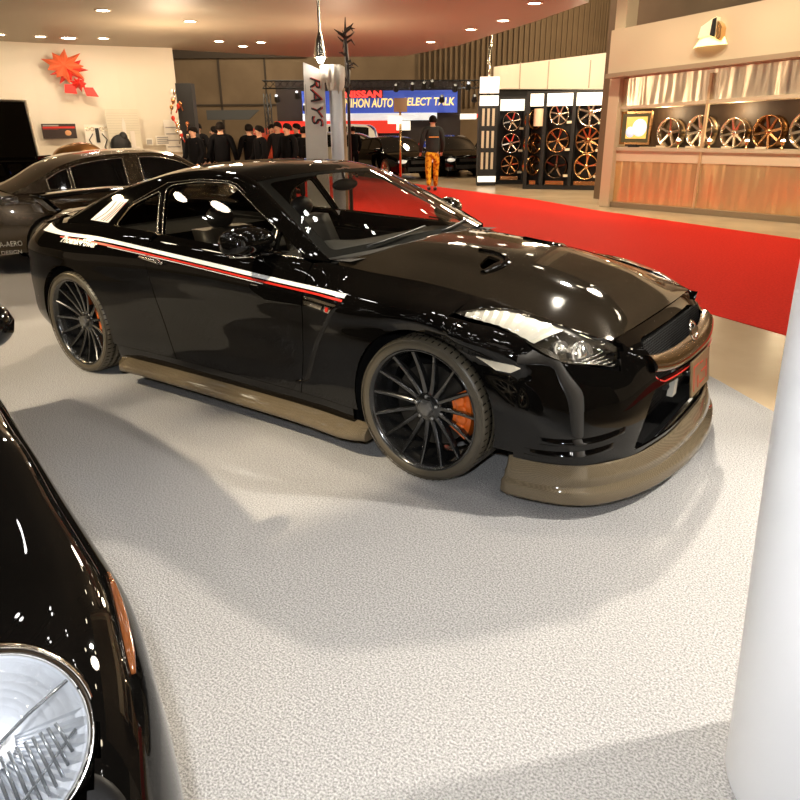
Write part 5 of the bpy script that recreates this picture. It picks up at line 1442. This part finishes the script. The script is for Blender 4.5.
gen_car('black_saloon', 'black saloon facing forward right behind the walking person', FP(1.75, 26.9), FA - PI / 2 + .25, PAINT, L=4.4, **K1)
gen_car('dark_saloon', 'dark saloon beyond the two black cars in the far row', FP(3.9, 29.6), FA - PI / 2 - .3, BRZP, L=4.4, **K1)
gen_car('dark_coupe', 'dark coupe near the red-shirted person in the far hall', FP(6.6, 31.5), FA - PI / 2 + .6, PAINT, L=4.3, **K1)

# ------------------------------------------------------------------ near car, cut by the left edge
near = thing('black_compact_car', 'black compact car with round headlight, cut by the left picture edge', 'car', (1.41, -3.49, 0), math.radians(-13))
_ns_ = [(-2.6, [(.80, .22), (.86, .45), (.87, .62), (.84, .80), (.78, .90), (.60, .94), (0, .97)]),
 (-1.6, [(.82, .20), (.89, .45), (.90, .64), (.875, .82), (.81, .91), (.62, .95), (0, .98)]),
 (-.60, [(.82, .20), (.865, .45), (.872, .62), (.865, .80), (.815, .90), (.60, .95), (0, .98)]),
 (-.15, [(.82, .20), (.845, .45), (.842, .62), (.835, .78), (.795, .885), (.60, .93), (0, .96)]),
 (.10, [(.815, .20), (.848, .45), (.852, .58), (.838, .74), (.770, .845), (.56, .88), (0, .93)]),
 (.30, [(.81, .20), (.848, .42), (.852, .56), (.835, .71), (.750, .805), (.53, .84), (0, .89)]),
 (.52, [(.785, .20), (.815, .40), (.816, .54), (.795, .67), (.705, .765), (.50, .82), (0, .855)]),
 (.72, [(.735, .22), (.757, .38), (.755, .50), (.722, .61), (.64, .69), (.45, .74), (0, .785)]),
 (.88, [(.67, .24), (.69, .36), (.68, .46), (.63, .54), (.54, .60), (.37, .66), (0, .705)]),
 (.98, [(.54, .26), (.56, .35), (.55, .43), (.50, .49), (.42, .54), (.28, .59), (0, .62)]),
 (1.04, [(.36, .30), (.38, .36), (.37, .41), (.33, .45), (.27, .48), (.17, .51), (0, .53)]),
 (1.065, [(.02, .38), (.02, .39), (.02, .40), (.02, .405), (.015, .41), (.01, .415), (0, .42)])]
_nfx = [(pchip([s[0] for s in _ns_], [s[1][k][0] for s in _ns_]), pchip([s[0] for s in _ns_], [s[1][k][1] for s in _ns_])) for k in range(7)]
def near_sec(x, m=90):
    ys = [f[0](x) for f in _nfx]; zs_ = [f[1](x) for f in _nfx]; t = [0, .18, .30, .42, .56, .74, 1]
    fy = cubic(t, ys); fz = cubic(t, zs_)
    return [(fy(i / m), fz(i / m)) for i in range(m + 1)]
xs = [-2.6 + .1 * i for i in range(24)] + [-.2 + .03 * i for i in range(16)] + [.28 + .012 * i for i in range(66)]
def hlcut(c, s):
    n = Vector((.80, s * .10, .60)).normalized(); d = c - Vector((.612, s * .545, .722)); h = d.dot(n)
    return n, h, (d - n * h).length
for s in (-1, 1):
    rows = []
    for x in xs:
        if x > 1.065: continue
        rows.append([(x, s * y, z) for y, z in near_sec(x)])
    mb = MB(); mb.grid(rows, True, flip=(s > 0))
    o = mb.build('body_shell', PAINT, near)
    bm = bmesh.new(); bm.from_mesh(o.data)
    dl = [f for f in bm.faces if (lambda c: (abs(c.y) > .5 and math.hypot(c.x + .02, c.z - .31) < .335) or (lambda q: q[2] < .130 and abs(q[1]) < .3)(hlcut(c, s)))(f.calc_center_median())]
    bmesh.ops.delete(bm, geom=dl, context='FACES')
    bm.to_mesh(o.data); bm.free()
    mb = MB(); mb.lathe([(.36, s * .84), (.335, s * .80), (.335, s * .5), (.001, s * .5)], (-.02, 0, .31), 'y', 30); mb.build('wheel_housing', LINER, near)
    w = bpy.data.objects.new('wheel', None); COL.objects.link(w); w.parent = near; w.location = (-.02, s * .72, .30); w.rotation_euler = (0, 0, 0 if s < 0 else PI)
    tyre_mb(.305, .23, .10, False).build('tyre', RUBBER, w)
    q = show_wheel('rim', .235, 8, SILV, .16)
    for c in list(q.children): c.parent = w; c.location = (0, -.095, 0)
    bpy.data.objects.remove(q)
    # headlight: chrome bezel, bowl, fluted lens
    H_ = bpy.data.objects.new('headlight', None); COL.objects.link(H_); H_.parent = near
    n = Vector((.80, s * .10, .60)).normalized()
    H_.location = (.620, s * .546, .729); H_.rotation_euler = n.to_track_quat('Z', 'Y').to_euler()
    r = .128
    mb = MB(); mb.lathe([(r * 1.12, -.0), (r * 1.12, -.05), (r * 1.05, -.12), (r * .6, -.2)], n=48); mb.build('headlight_pod', PAINT, H_)
    mb = MB(); mb.lathe([(r * 1.12, -.03), (r * 1.13, -.005), (r * 1.07, .012), (r * 1.0, .014), (r * .97, .004), (r * .97, -.02)], n=60); mb.build('headlight_bezel', CHROME, H_)
    mb = MB(); P = []
    for j in range(12):
        t = j / 11; row = []
        for k in range(121):
            a = 2 * PI * k / 120; rr = r * (.05 + .92 * t); z = -.075 + .075 * t ** 2
            fl_ = .0035 * (1 if (k // 2) % 2 else -1) * (1 if .25 < t < .95 and (sin(a + .5) < .35) else 0)
            row.append((rr * cos(a), rr * sin(a), z + fl_))
        P.append(row)
    mb.grid(P, False); mb.build('reflector_bowl', mat('bowl_chrome', (.66, .68, .72), .30, .85), H_)
    mb = MB(); mb.ball((0, 0, -.045), (.035, .035, .035)); mb.build('bulb', mat('bulb_white', (.9, .9, .92), .2, emit=(1, 1, 1), es=.25), H_)
    mb = MB()
    for k in range(15):
        x = -.085 + .17 * k / 14; yl = math.sqrt(max(.0, (.105) ** 2 - x * x)); mb.tube([(x, -yl, .001), (x * .94, -yl * .5, .012), (x * .9, -.012, .014)], .0028, 5)
    mb.tube([(-.115, .02, .012), (-.04, -.012, .016), (.05, .02, .016), (.115, .035, .008)], .003, 5)
    mb.tube([(-.1, -.055, .005), (0, -.085, .008), (.1, -.035, .006)], .0025, 5)
    mb.build('lens_flute', mat('flute_glass', (.35, .37, .40), .2, .7), H_)
    mb = MB(); mb.lathe([(.0001, .034), (.05, .030), (.09, .019), (.118, .004), (.121, .0)], n=60); mb.build('headlight_lens', CLEAR, H_)
    # amber marker on the corner
    pts = []
    for i in range(7):
        t = i / 6; x = .33 + .24 * t; y, z = near_sec(x)[42]; pts.append((x, s * (y + .003), z + .003))
    mb = MB(); mb.tube(pts, [.003, .006, .008, .009, .009, .008, .004], 8, flat=.5); mb.build('side_marker', mat('amber_bronze_lens', (.20, .06, .015), .15, .2, 1), near)['label'] = 'long bronze side marker lens'
    # hood shut line, drip strip
    pts = [];
    for i in range(30):
        x = -.30 + 1.05 * i / 29; y, z = near_sec(x)[63]; pts.append((x, s * y, z + .001))
    mb = MB(); mb.tube(pts, .003, 5); mb.build('hood_seam', LINER, near)
    # cabin side: pillar, glass, belt strip
    mb = MB(); pts = [(-.12, s * .70, .925), (-.35, s * .665, 1.05), (-.62, s * .62, 1.22), (-.90, s * .585, 1.33)]
    mb.tube(pts, [.03, .032, .032, .034], 10, flat=.7); mb.tube([(-.9, s * .585, 1.33), (-1.4, s * .57, 1.40), (-2.1, s * .57, 1.36), (-2.6, s * .6, 1.2)], .034, 10); mb.build('roof_pillar', PAINT, near)
    mb = MB(); mb.grid([[(-.15, s * .72, .915), (-.15, s * .70, .925)], [(-.62, s * .79, .925), (-.62, s * .63, 1.21)], [(-.9, s * .80, .93), (-.9, s * .60, 1.32)], [(-1.7, s * .81, .94), (-1.7, s * .58, 1.38)], [(-2.5, s * .78, .94), (-2.5, s * .60, 1.24)]]); mb.build('side_window', GLASS_DARK, near)
    # door mirror
    P = []
    for j in range(11):
        t = j / 10; yy = s * (.82 + .16 * t); rr = math.sin(PI * (t * .92 + .08)) ** .5 if j < 10 else .001
        P.append([(-.80 + (.10 if cos(a) > 0 else .03) * cos(a) * rr, yy, 1.005 + .075 * sin(a) * rr) for a in [2 * PI * k / 16 for k in range(17)]])
    mb = MB(); mb.grid(P); mr = mb.build('door_mirror', PAINT, near)
    mb = MB(); mb.tube([(-.76, s * .78, .93), (-.78, s * .84, .95), (-.80, s * .89, .98)], .022, 8); mb.build('mirror_arm', BLKPL, mr)
mb = MB(); mb.grid([[(-.13 + .12 * (1 - abs(t) ** 2), .70 * t, .925 + .035 * (1 - abs(t) ** 2)) for t in [-1 + k / 6 for k in range(13)]], [(-.50 + .10 * (1 - abs(t) ** 2), .655 * t, 1.15 + .03 * (1 - t * t)) for t in [-1 + k / 6 for k in range(13)]], [(-.90 + .05 * (1 - t * t), .585 * t, 1.33 + .04 * (1 - t * t)) for t in [-1 + k / 6 for k in range(13)]]])
mb.build('windshield', GLASS_DARK, near)
mb = MB(); mb.grid([[(x, .58 * t, z + .04 * (1 - t * t)) for t in [-1 + k / 6 for k in range(13)]] for x, z in ((-.9, 1.33), (-1.4, 1.40), (-2.1, 1.37), (-2.6, 1.2))]); mb.build('roof', PAINT, near)
mb = MB(); mb.box((-2.6, -.5, .18), (.7, .5, .5)); mb.build('underbody', LINER, near)
mb = MB(); P = []
for i in range(25):
    a = -PI / 2 + PI * i / 24; c_, s_ = cos(a), sin(a)
    y = .755 * (abs(s_) ** .55) * (1 if s_ > 0 else -1); x = .42 + .68 * (c_ ** .55 if c_ > 0 else 0)
    P.append([(x - .06, y * .93, .30), (x, y, .26), (x + .012, y * 1.005, .18), (x - .01, y, .12), (x - .08, y * .9, .12)])
mb.grid(P); mb.build('front_bumper', PAINT, near)
# ================================================================== people
def skin(name, V, Eg, Rr, m, parent, sub=1, root=0):
    me = bpy.data.meshes.new(name); me.from_pydata(V, Eg, []); o = bpy.data.objects.new(name, me); COL.objects.link(o)
    sk = o.modifiers.new('s', 'SKIN'); sk.use_smooth_shade = True
    lay = me.skin_vertices[0].data if me.skin_vertices else None
    if lay is None:
        bm = bmesh.new(); bm.from_mesh(me); bm.verts.layers.skin.verify(); bm.to_mesh(me); bm.free(); lay = me.skin_vertices[0].data
    for i, r in enumerate(Rr):
        lay[i].radius = r if isinstance(r, (tuple, list)) else (r, r)
        lay[i].use_root = (i == root)
    su = o.modifiers.new('u', 'SUBSURF'); su.levels = sub; su.render_levels = sub
    bpy.context.view_layer.update(); dg = bpy.context.evaluated_depsgraph_get()
    m2 = bpy.data.meshes.new_from_object(o.evaluated_get(dg)); o.modifiers.clear(); o.data = m2; m2.name = name
    m2.materials.clear(); m2.materials.append(m)
    for p in m2.polygons: p.use_smooth = True
    o.parent = parent; return o
SKINM = mat('skin', (.62, .34, .22), .5)
HAIRM = mat('hair_black', (.008, .006, .005), .7, spec=.1)
SHOE = mat('shoe_dark', (.02, .018, .016), .4)
def person(label, x, d, face, h=1.72, top=(.02, .02, .022), legs=(.03, .03, .035), stride=0.0, arm=0.0, detail=False, hairm=None, shirt=None, elbow=.12, group=None):
    """face: direction of the front relative to the picture depth axis (0 = back to the camera)"""
    R = thing('person', label, 'person', FP(x, d), FA + face, group); k = h / 1.72
    def S_(L): return [(a * k, b * k, c * k) for a, b, c in L]
    f1, f2 = .16 * stride, -.16 * stride
    an = [(.10, f1, .09), (-.10, f2, .09 + .03 * stride)]
    kn = [(.105, f1 * .75 + .03, .48), (-.105, f2 * .3 + .04, .48)]
    hp = [(.09, 0, .90), (-.09, 0, .90)]
    el = [(.26, .02 + arm, 1.12), (-.26, .02 - arm * .5, 1.12)]
    wr = [(.27, .10 + elbow + arm, .90), (-.27, .10 + elbow - arm * .6, .90)]
    sh = [(.18, -.01, 1.42), (-.18, -.01, 1.42)]
    # full body, one surface
    V = [(0, 0, .95), (0, .005, 1.12), (0, -.005, 1.32), (0, -.01, 1.44), (0, .0, 1.50), (0, .012, 1.57), (0, .012, 1.64), (0, .008, 1.69)]
    Rr = [(.14, .10), (.13, .095), (.16, .10), (.09, .07), (.05, .05), (.068, .082), (.078, .095), (.05, .06)]
    Eg = [(i, i + 1) for i in range(7)]
    for s in (0, 1):
        b = len(V); V += [hp[s], kn[s], an[s], (an[s][0], an[s][1] + .13, .03)]; Rr += [.075, .052, .036, .03]; Eg += [(0, b), (b, b + 1), (b + 1, b + 2), (b + 2, b + 3)]
        b = len(V); V += [sh[s], el[s], wr[s], (wr[s][0], wr[s][1] + .05, wr[s][2] - .04)]; Rr += [.05, .038, .026, (.022, .03)]; Eg += [(3, b), (b, b + 1), (b + 1, b + 2), (b + 2, b + 3)]
        w_ = b + 3; p = V[w_]
        for q, (dx, L) in enumerate(((-.022, .06), (-.008, .07), (.006, .066), (.020, .052))):
            c = len(V); V += [(p[0] + dx, p[1] + .035, p[2] - .02), (p[0] + dx, p[1] + .035 + L * .5, p[2] - .05)]; Rr += [.009, .007]; Eg += [(w_, c), (c, c + 1)]
        c = len(V); sx = 1 if s == 1 else -1; V += [(p[0] + sx * .03, p[1] + .0, p[2] - .0), (p[0] + sx * .042, p[1] + .035, p[2] - .02)]; Rr += [.010, .008]; Eg += [(w_ - 1, c), (c, c + 1)]
    skin('body', S_(V), Eg, [((r[0] * k, r[1] * k) if isinstance(r, tuple) else r * k) for r in Rr], SKINM, R, 1)
    # face: nose, ears, eyes
    mb = MB(); mb.ball((0, .108 * k, 1.60 * k), (.014 * k, .02 * k, .022 * k), 8, 6)
    for s in (-1, 1): mb.ball((s * .080 * k, .0, 1.605 * k), (.012 * k, .022 * k, .032 * k), 8, 6)
    mb.build('face_features', SKINM, R)
    mb = MB()
    for s in (-1, 1): mb.ball((s * .030 * k, .094 * k, 1.622 * k), (.011 * k, .008 * k, .007 * k), 8, 6)
    mb.ball((0, .098 * k, 1.560 * k), (.022 * k, .006 * k, .005 * k), 8, 6); mb.build('eyes_and_mouth', mat('face_dark', (.08, .02, .015), .5), R)
    # hair cap
    mb = MB(); P = []
    for j in range(8):
        t = j / 7; ph = t * 2.0; P.append([((.098 * sin(ph) * cos(a)) * k, (-.012 + .122 * sin(ph) * sin(a) * (1.0 if sin(a) < 0 else .86) ) * k, (1.628 + .112 * cos(ph) + (.055 * max(0, sin(a)) * t)) * k) for a in [2 * PI * i / 18 for i in range(19)]])
    mb.grid(P); mb.build('hair', hairm or HAIRM, R)
    TM = mat('cloth_%02d%02d%02d' % tuple(int(c * 99) for c in top), top, .8, spec=.08); LM = mat('cloth_%02d%02d%02d' % tuple(int(c * 99) for c in legs), legs, .8, spec=.08)
    # jacket
    V = [(0, 0, .86), (0, .0, 1.00), (0, .005, 1.15), (0, -.005, 1.33), (0, -.01, 1.45), (0, -.005, 1.50)]; Rr = [(.185, .135), (.18, .13), (.18, .13), (.20, .135), (.12, .095), (.07, .065)]
    Eg = [(i, i + 1) for i in range(5)]
    for s in (0, 1):
        b = len(V); V += [(sh[s][0] * 1.05, sh[s][1], sh[s][2]), (el[s][0] * 1.03, el[s][1], el[s][2]), wr[s]]; Rr += [.082, .064, .048]; Eg += [(4, b), (b, b + 1), (b + 1, b + 2)]
    skin('jacket', S_(V), Eg, [((r[0] * k, r[1] * k) if isinstance(r, tuple) else r * k) for r in Rr], TM, R, 1)
    V = [(0, 0, .98), (0, 0, .90)]; Rr = [(.155, .115), (.15, .12)]; Eg = [(0, 1)]
    for s in (0, 1):
        b = len(V); V += [(hp[s][0] * 1.05, hp[s][1], .82), kn[s], (an[s][0], an[s][1], an[s][2] + .0)]; Rr += [.100, .078, .062]; Eg += [(1, b), (b, b + 1), (b + 1, b + 2)]
    skin('trousers', S_(V), Eg, [((r[0] * k, r[1] * k) if isinstance(r, tuple) else r * k) for r in Rr], LM, R, 1)
    for s in (0, 1):
        mb = MB(); mb.ball((an[s][0] * k, (an[s][1] + .05) * k, (an[s][2] - .045) * k), (.045 * k, .135 * k, .048 * k)); mb.build('shoe', SHOE, R)
    return R, LM
man, lm = person('person in dark jacket and yellow patterned trousers walking away along the red carpet', .85, 19.2, .1, 1.84, (.035, .04, .04), (.80, .42, .03), 1.0, .05)
nt = lm.node_tree; b = nt.nodes['Principled BSDF']; tc = nt.nodes.new('ShaderNodeTexCoord'); nz = nt.nodes.new('ShaderNodeTexNoise'); nz.inputs['Scale'].default_value = 14; cr = nt.nodes.new('ShaderNodeValToRGB')
cr.color_ramp.elements[0].position = .42; cr.color_ramp.elements[1].position = .52; cr.color_ramp.elements[0].color = (.45, .12, .01, 1); cr.color_ramp.elements[1].color = (.85, .50, .04, 1)
nt.links.new(tc.outputs['Object'], nz.inputs['Vector']); nt.links.new(nz.outputs['Fac'], cr.inputs[0]); nt.links.new(cr.outputs[0], b.inputs['Base Color'])
mb = MB(); mb.box((-.12, -.172, 1.33), (.13, -.158, 1.355)); mb.build('jacket_lettering', mat('letter_orange', (.8, .35, .08), .5), man)
BLK = (.004, .004, .005); G1 = (.012, .011, .012)
crowd = [(-2.62, 19.0, 2.0, 1.68, BLK, 'half-hidden dark person behind the two facing men'), (-3.36, 16.7, .6, 1.66, BLK, 'dark-coated person just right of the broad-backed one'), (-4.50, 16.3, 2.6, 1.62, BLK, 'dark-haired person with head turned, leftmost beside the cream wall end'), (-4.85, 18.0, 3.0, 1.70, G1, 'person facing the camera beside the leftmost dark-haired one'),
 (-4.30, 17.4, 1.6, 1.62, BLK, 'person seen in profile left of the broad-backed one'), (-3.78, 15.8, .1, 1.70, BLK, 'broad dark-coated person with back to the camera'),
 (-3.75, 18.6, 2.8, 1.66, (.35, .30, .26), 'light-topped person deep in the middle of the crowd'), (-3.10, 18.2, 3.3, 1.66, (.5, .08, .04), 'red-topped person in the gap of the crowd'), (-2.93, 15.6, 2.2, 1.62, BLK, 'person with bowed head left of the two facing men'),
 (-2.80, 17.2, 2.9, 1.70, G1, 'person facing forward in dark coat, right half of crowd'), (-2.42, 16.1, 2.5, 1.66, BLK, 'person with dark hair turned left, near the RAYS board'), (-2.15, 16.8, .3, 1.60, BLK, 'rightmost dark-coated person of the crowd behind the truss post')]
for x, d, f, h, c, lab in crowd: person(lab, x, d, f, h, c, G1, elbow=.12)
person('person in red top standing by the far cars near the louvred stand', 2.95, 24.4, 1.2, 1.60, (.60, .04, .02), BLK)
person('dark figure standing between the silver hatchback and black coupe', -1.55, 25.0, .4, 1.62, BLK, BLK)
# ------------------------------------------------------------------ lamps of the place
def ceil_lamp(x, y, r=.07, z=3.4, m=None, lab=None, grp='recessed ceiling lamps of the booth'):
    o = thing('ceiling_lamp', lab or 'small round recessed lamp in the beige booth ceiling', 'lamp', (x, y, z), 0, grp)
    mb = MB(); mb.lathe([(r, 0), (r * 1.35, 0), (r * 1.35, -.012), (r, -.012), (r, 0)], n=20); mb.build('lamp_ring', mat('ring_white', (.8, .7, .55), .4), o)
    mb = MB(); mb.lathe([(.0001, -.010), (r, -.008)], n=20); mb.build('lamp_face', m or LAMP, o)
    return o
seen = [(-8.38, 6.04, 'round ceiling lamp nearest the tops of the crowd, over the hall opening'), (-10.35, 8.41, 'oval-looking ceiling lamp just before the ceiling edge'), (-10.7, 9.44, 'small ceiling lamp right of the oval-looking one'), (-9.79, 9.15, 'faint small ceiling lamp left of the pylon'),
        (-8.47, 4.35, 'tiny lamp high in the ceiling above the red leaf sculpture'), (-6.82, 11.6, 'round lamp near the far ceiling edge above the walking person'), (-2.6, 8.2, 'ceiling lamp at the upper right ceiling edge'), (-3.9, 9.6, 'lamp strip-like spot by the right ceiling edge'), (-5.0, 10.3, 'ceiling spot above the louvred stand')]
for x, y, l in seen: ceil_lamp(x, y, .10, 3.4, LAMP, l, 'lamps in the visible part of the ceiling')
for i, (u, s) in enumerate([(-13.6, 4.5), (-13.5, 4.9), (-13.2, 5.6), (-13.0, 6.1), (-12.5, 6.6)]):
    ceil_lamp(u + .7, s - .1, .10 if i != 3 else .14, 3.4, LAMPC if i == 3 else LAMP, ['leftmost lamp of the cove above the cream wall', 'second cove lamp from the left above the cream wall', 'third cove lamp, left of the brightest one', 'brightest cove lamp above the red leaf sculpture', 'rightmost cove lamp above the cream wall'][i], 'cove lamps above the cream wall')
rnd = random.Random(21)
pts = []
for i in range(12):
    for j in range(8):
        x = -7.5 + 1.3 * i + rnd.uniform(-.3, .3); y = -7.5 + 1.75 * j + rnd.uniform(-.3, .3)
        if (x - 3.045) * FF.x + (y + 3.364) * FF.y < 7.0: pts.append((x, y))
for (x, y) in pts:
    zz = rnd.uniform(4.6, 5.6)
    for q in (0, 1):
        o = thing('truss_lamp', 'small round truss lamp hanging high over the parked cars', 'lamp', (x + .20 * q, y + .09 * q, zz), 0, 'lamp pairs hanging over the cars')
        mb = MB(); mb.lathe([(.03, .18), (.04, .14), (.075, .0), (.065, .0)], n=12); mb.tube([(0, 0, .14), (0, 0, 9.8 - zz)], .012, 4); mb.build('lamp_shade', DARKM, o); mb = MB(); mb.lathe([(.0001, .0), (.062, .008)], n=12); mb.build('lamp_face', LAMPC, o)
# hall lamps high above the aisle, beyond the booth ceiling
for i in range(7):
    for j in range(3):
        x = -8 + 2.8 * i + rnd.uniform(-.3, .3); y = 15.5 - .87 * (x + 4) * 1.0 + 3.0 * j - 2
        o = thing('hall_lamp', 'high round hall lamp hanging above the aisle', 'lamp', (x, y, 7.6), 0, 'high hall lamps above the aisle')
        mb = MB(); mb.lathe([(.03, .5), (.05, .4), (.26, .0)], n=20); mb.tube([(0, 0, .4), (0, 0, 2.2)], .015, 4); mb.build('lamp_shade', DARKM, o); mb = MB(); mb.ball((0, 0, .05), (.18, .18, .08)); mb.build('bulb', LAMP, o)
def spot(x, y, z, tx, ty, tz, E, deg, blend=.3, col=(1, .86, .66), r=.08):
    l = bpy.data.lights.new('spot', 'SPOT'); l.energy = E; l.spot_size = math.radians(deg); l.spot_blend = blend; l.color = col; l.shadow_soft_size = r
    o = bpy.data.objects.new('spotlight', l); COL.objects.link(o); o.location = (x, y, z)
    o.rotation_euler = (Vector((tx, ty, tz)) - Vector((x, y, z))).to_track_quat('-Z', 'Y').to_euler(); return o
def point(x, y, z, E, col=(1, .85, .65), r=.1):
    l = bpy.data.lights.new('point', 'POINT'); l.energy = E; l.color = col; l.shadow_soft_size = r
    o = bpy.data.objects.new('pointlight', l); COL.objects.link(o); o.location = (x, y, z); return o
# booth spots over the coupe
for i, (x, y) in enumerate(((-4.01, -2.18), (-3.29, -2.37))):
    o = thing('round_lamp', 'large round glowing lamp hanging beside the cars', 'lamp', (x, y, 3.38), 0, 'large round lamps hanging beside the cars')
    mb = MB(); mb.lathe([(.04, .3), (.06, .25), (.16, .0)], n=24); mb.tube([(0, 0, .25), (0, 0, 6.42)], .015, 4); mb.build('lamp_shade', DARKM, o); mb = MB(); mb.lathe([(.0001, .0), (.15, .01)], n=24); mb.build('lamp_face', LAMP, o)
spot(1.2, 2.6, 3.3, 2.6, -1.6, 0, 1050, 62, .5, (1, .90, .74))
spot(-.9, -8.0, 8.0, -.9, -.9, .1, 5200, 25, .2, (1, .84, .60), .12)
spot(-3.2, 1.6, 3.3, -1.6, -1.0, 0, 300, 62, .12, (1, .80, .55))
spot(4.6, .6, 3.3, 3.0, -1.8, 0, 900, 70, .6, (1, .93, .82))
spot(-5.6, -2.2, 3.3, -3.6, -.8, 0, 260, 70, .3, (1, .72, .36))
spot(.6, -.6, 3.35, 1.6, -.4, .6, 120, 70, .5, (1, .85, .65))
# camera flash
spot(3.0, -3.45, 1.78, 1.4, -1.0, 0.25, 185, 110, .8, (.96, .98, 1.0), .04)
# wall washers, cove, display wall, hall
for (x, y) in ((-11.6, 4.2), (-11.2, 6.0), (-10.4, 7.6), (-12.4, 1.5)): spot(x, y, 3.3, x - 2.2, y + .9, 1.4, 115, 110, .8, (1, .82, .58))
point(-9.0, 6.0, 2.2, 160, (1, .72, .48)); point(-6.5, 8.0, 2.0, 110, (1, .72, .48)); point(-4.5, 3.2, 2.6, 60, (1, .75, .5)); 
for s in (.6, 2.2, 3.8, 5.2):
    spot(*RP(s, 2.3, 4.6), *RP(s, -.1, 1.2), 230, 75, .8, (1, .84, .60))
for s in (1.0, 2.4, 3.8): point(*RP(s, -.2, 1.80), 16, (1, .80, .50), .05)
point(*FP(4.2, 17.6, 3.4), 500, (1, .80, .55), .3); point(*FP(-7, 33, 6.2), 1500, (1, .80, .55), .5); point(*FP(1.5, 27, 4.6), 700, (1, .78, .52), .3); point(*FP(-3.5, 13, 2.9), 12, (1, .82, .6), .2)
point(*FP(7.5, 33, 7.5), 1900, (1, .72, .42), .5); point(1.5, 7.2, 5.5, 700, (1, .86, .66), .4); point(-6, 12.0, 5.5, 500, (1, .82, .6), .4)
w = bpy.data.worlds.new('hall_air'); SC.world = w; w.use_nodes = True
w.node_tree.nodes['Background'].inputs[0].default_value = (1, .72, .45, 1); w.node_tree.nodes['Background'].inputs[1].default_value = .25
# ------------------------------------------------------------------ camera
_fw = Vector((-0.54641187, 0.75542594, -0.36161543)); _rt = Vector((0.81213282, 0.58341227, -0.00839083)); _up = Vector((-0.20463223, 0.29826461, 0.93228959))
cd = bpy.data.cameras.new('camera'); cam = bpy.data.objects.new('camera', cd); COL.objects.link(cam)
_m = Matrix(((_rt.x, _up.x, -_fw.x, 3.045), (_rt.y, _up.y, -_fw.y, -3.364), (_rt.z, _up.z, -_fw.z, 1.544), (0, 0, 0, 1)))
cam.matrix_world = _m
cd.sensor_width = 36; cd.lens = 699 / 800 * 36; cd.clip_start = .05; cd.clip_end = 200
SC.camera = cam
SC.view_settings.view_transform = 'Standard'; SC.view_settings.look = 'None'; SC.view_settings.gamma = 1
SC.view_settings.exposure = 0.0
SC.view_settings.use_curve_mapping = False
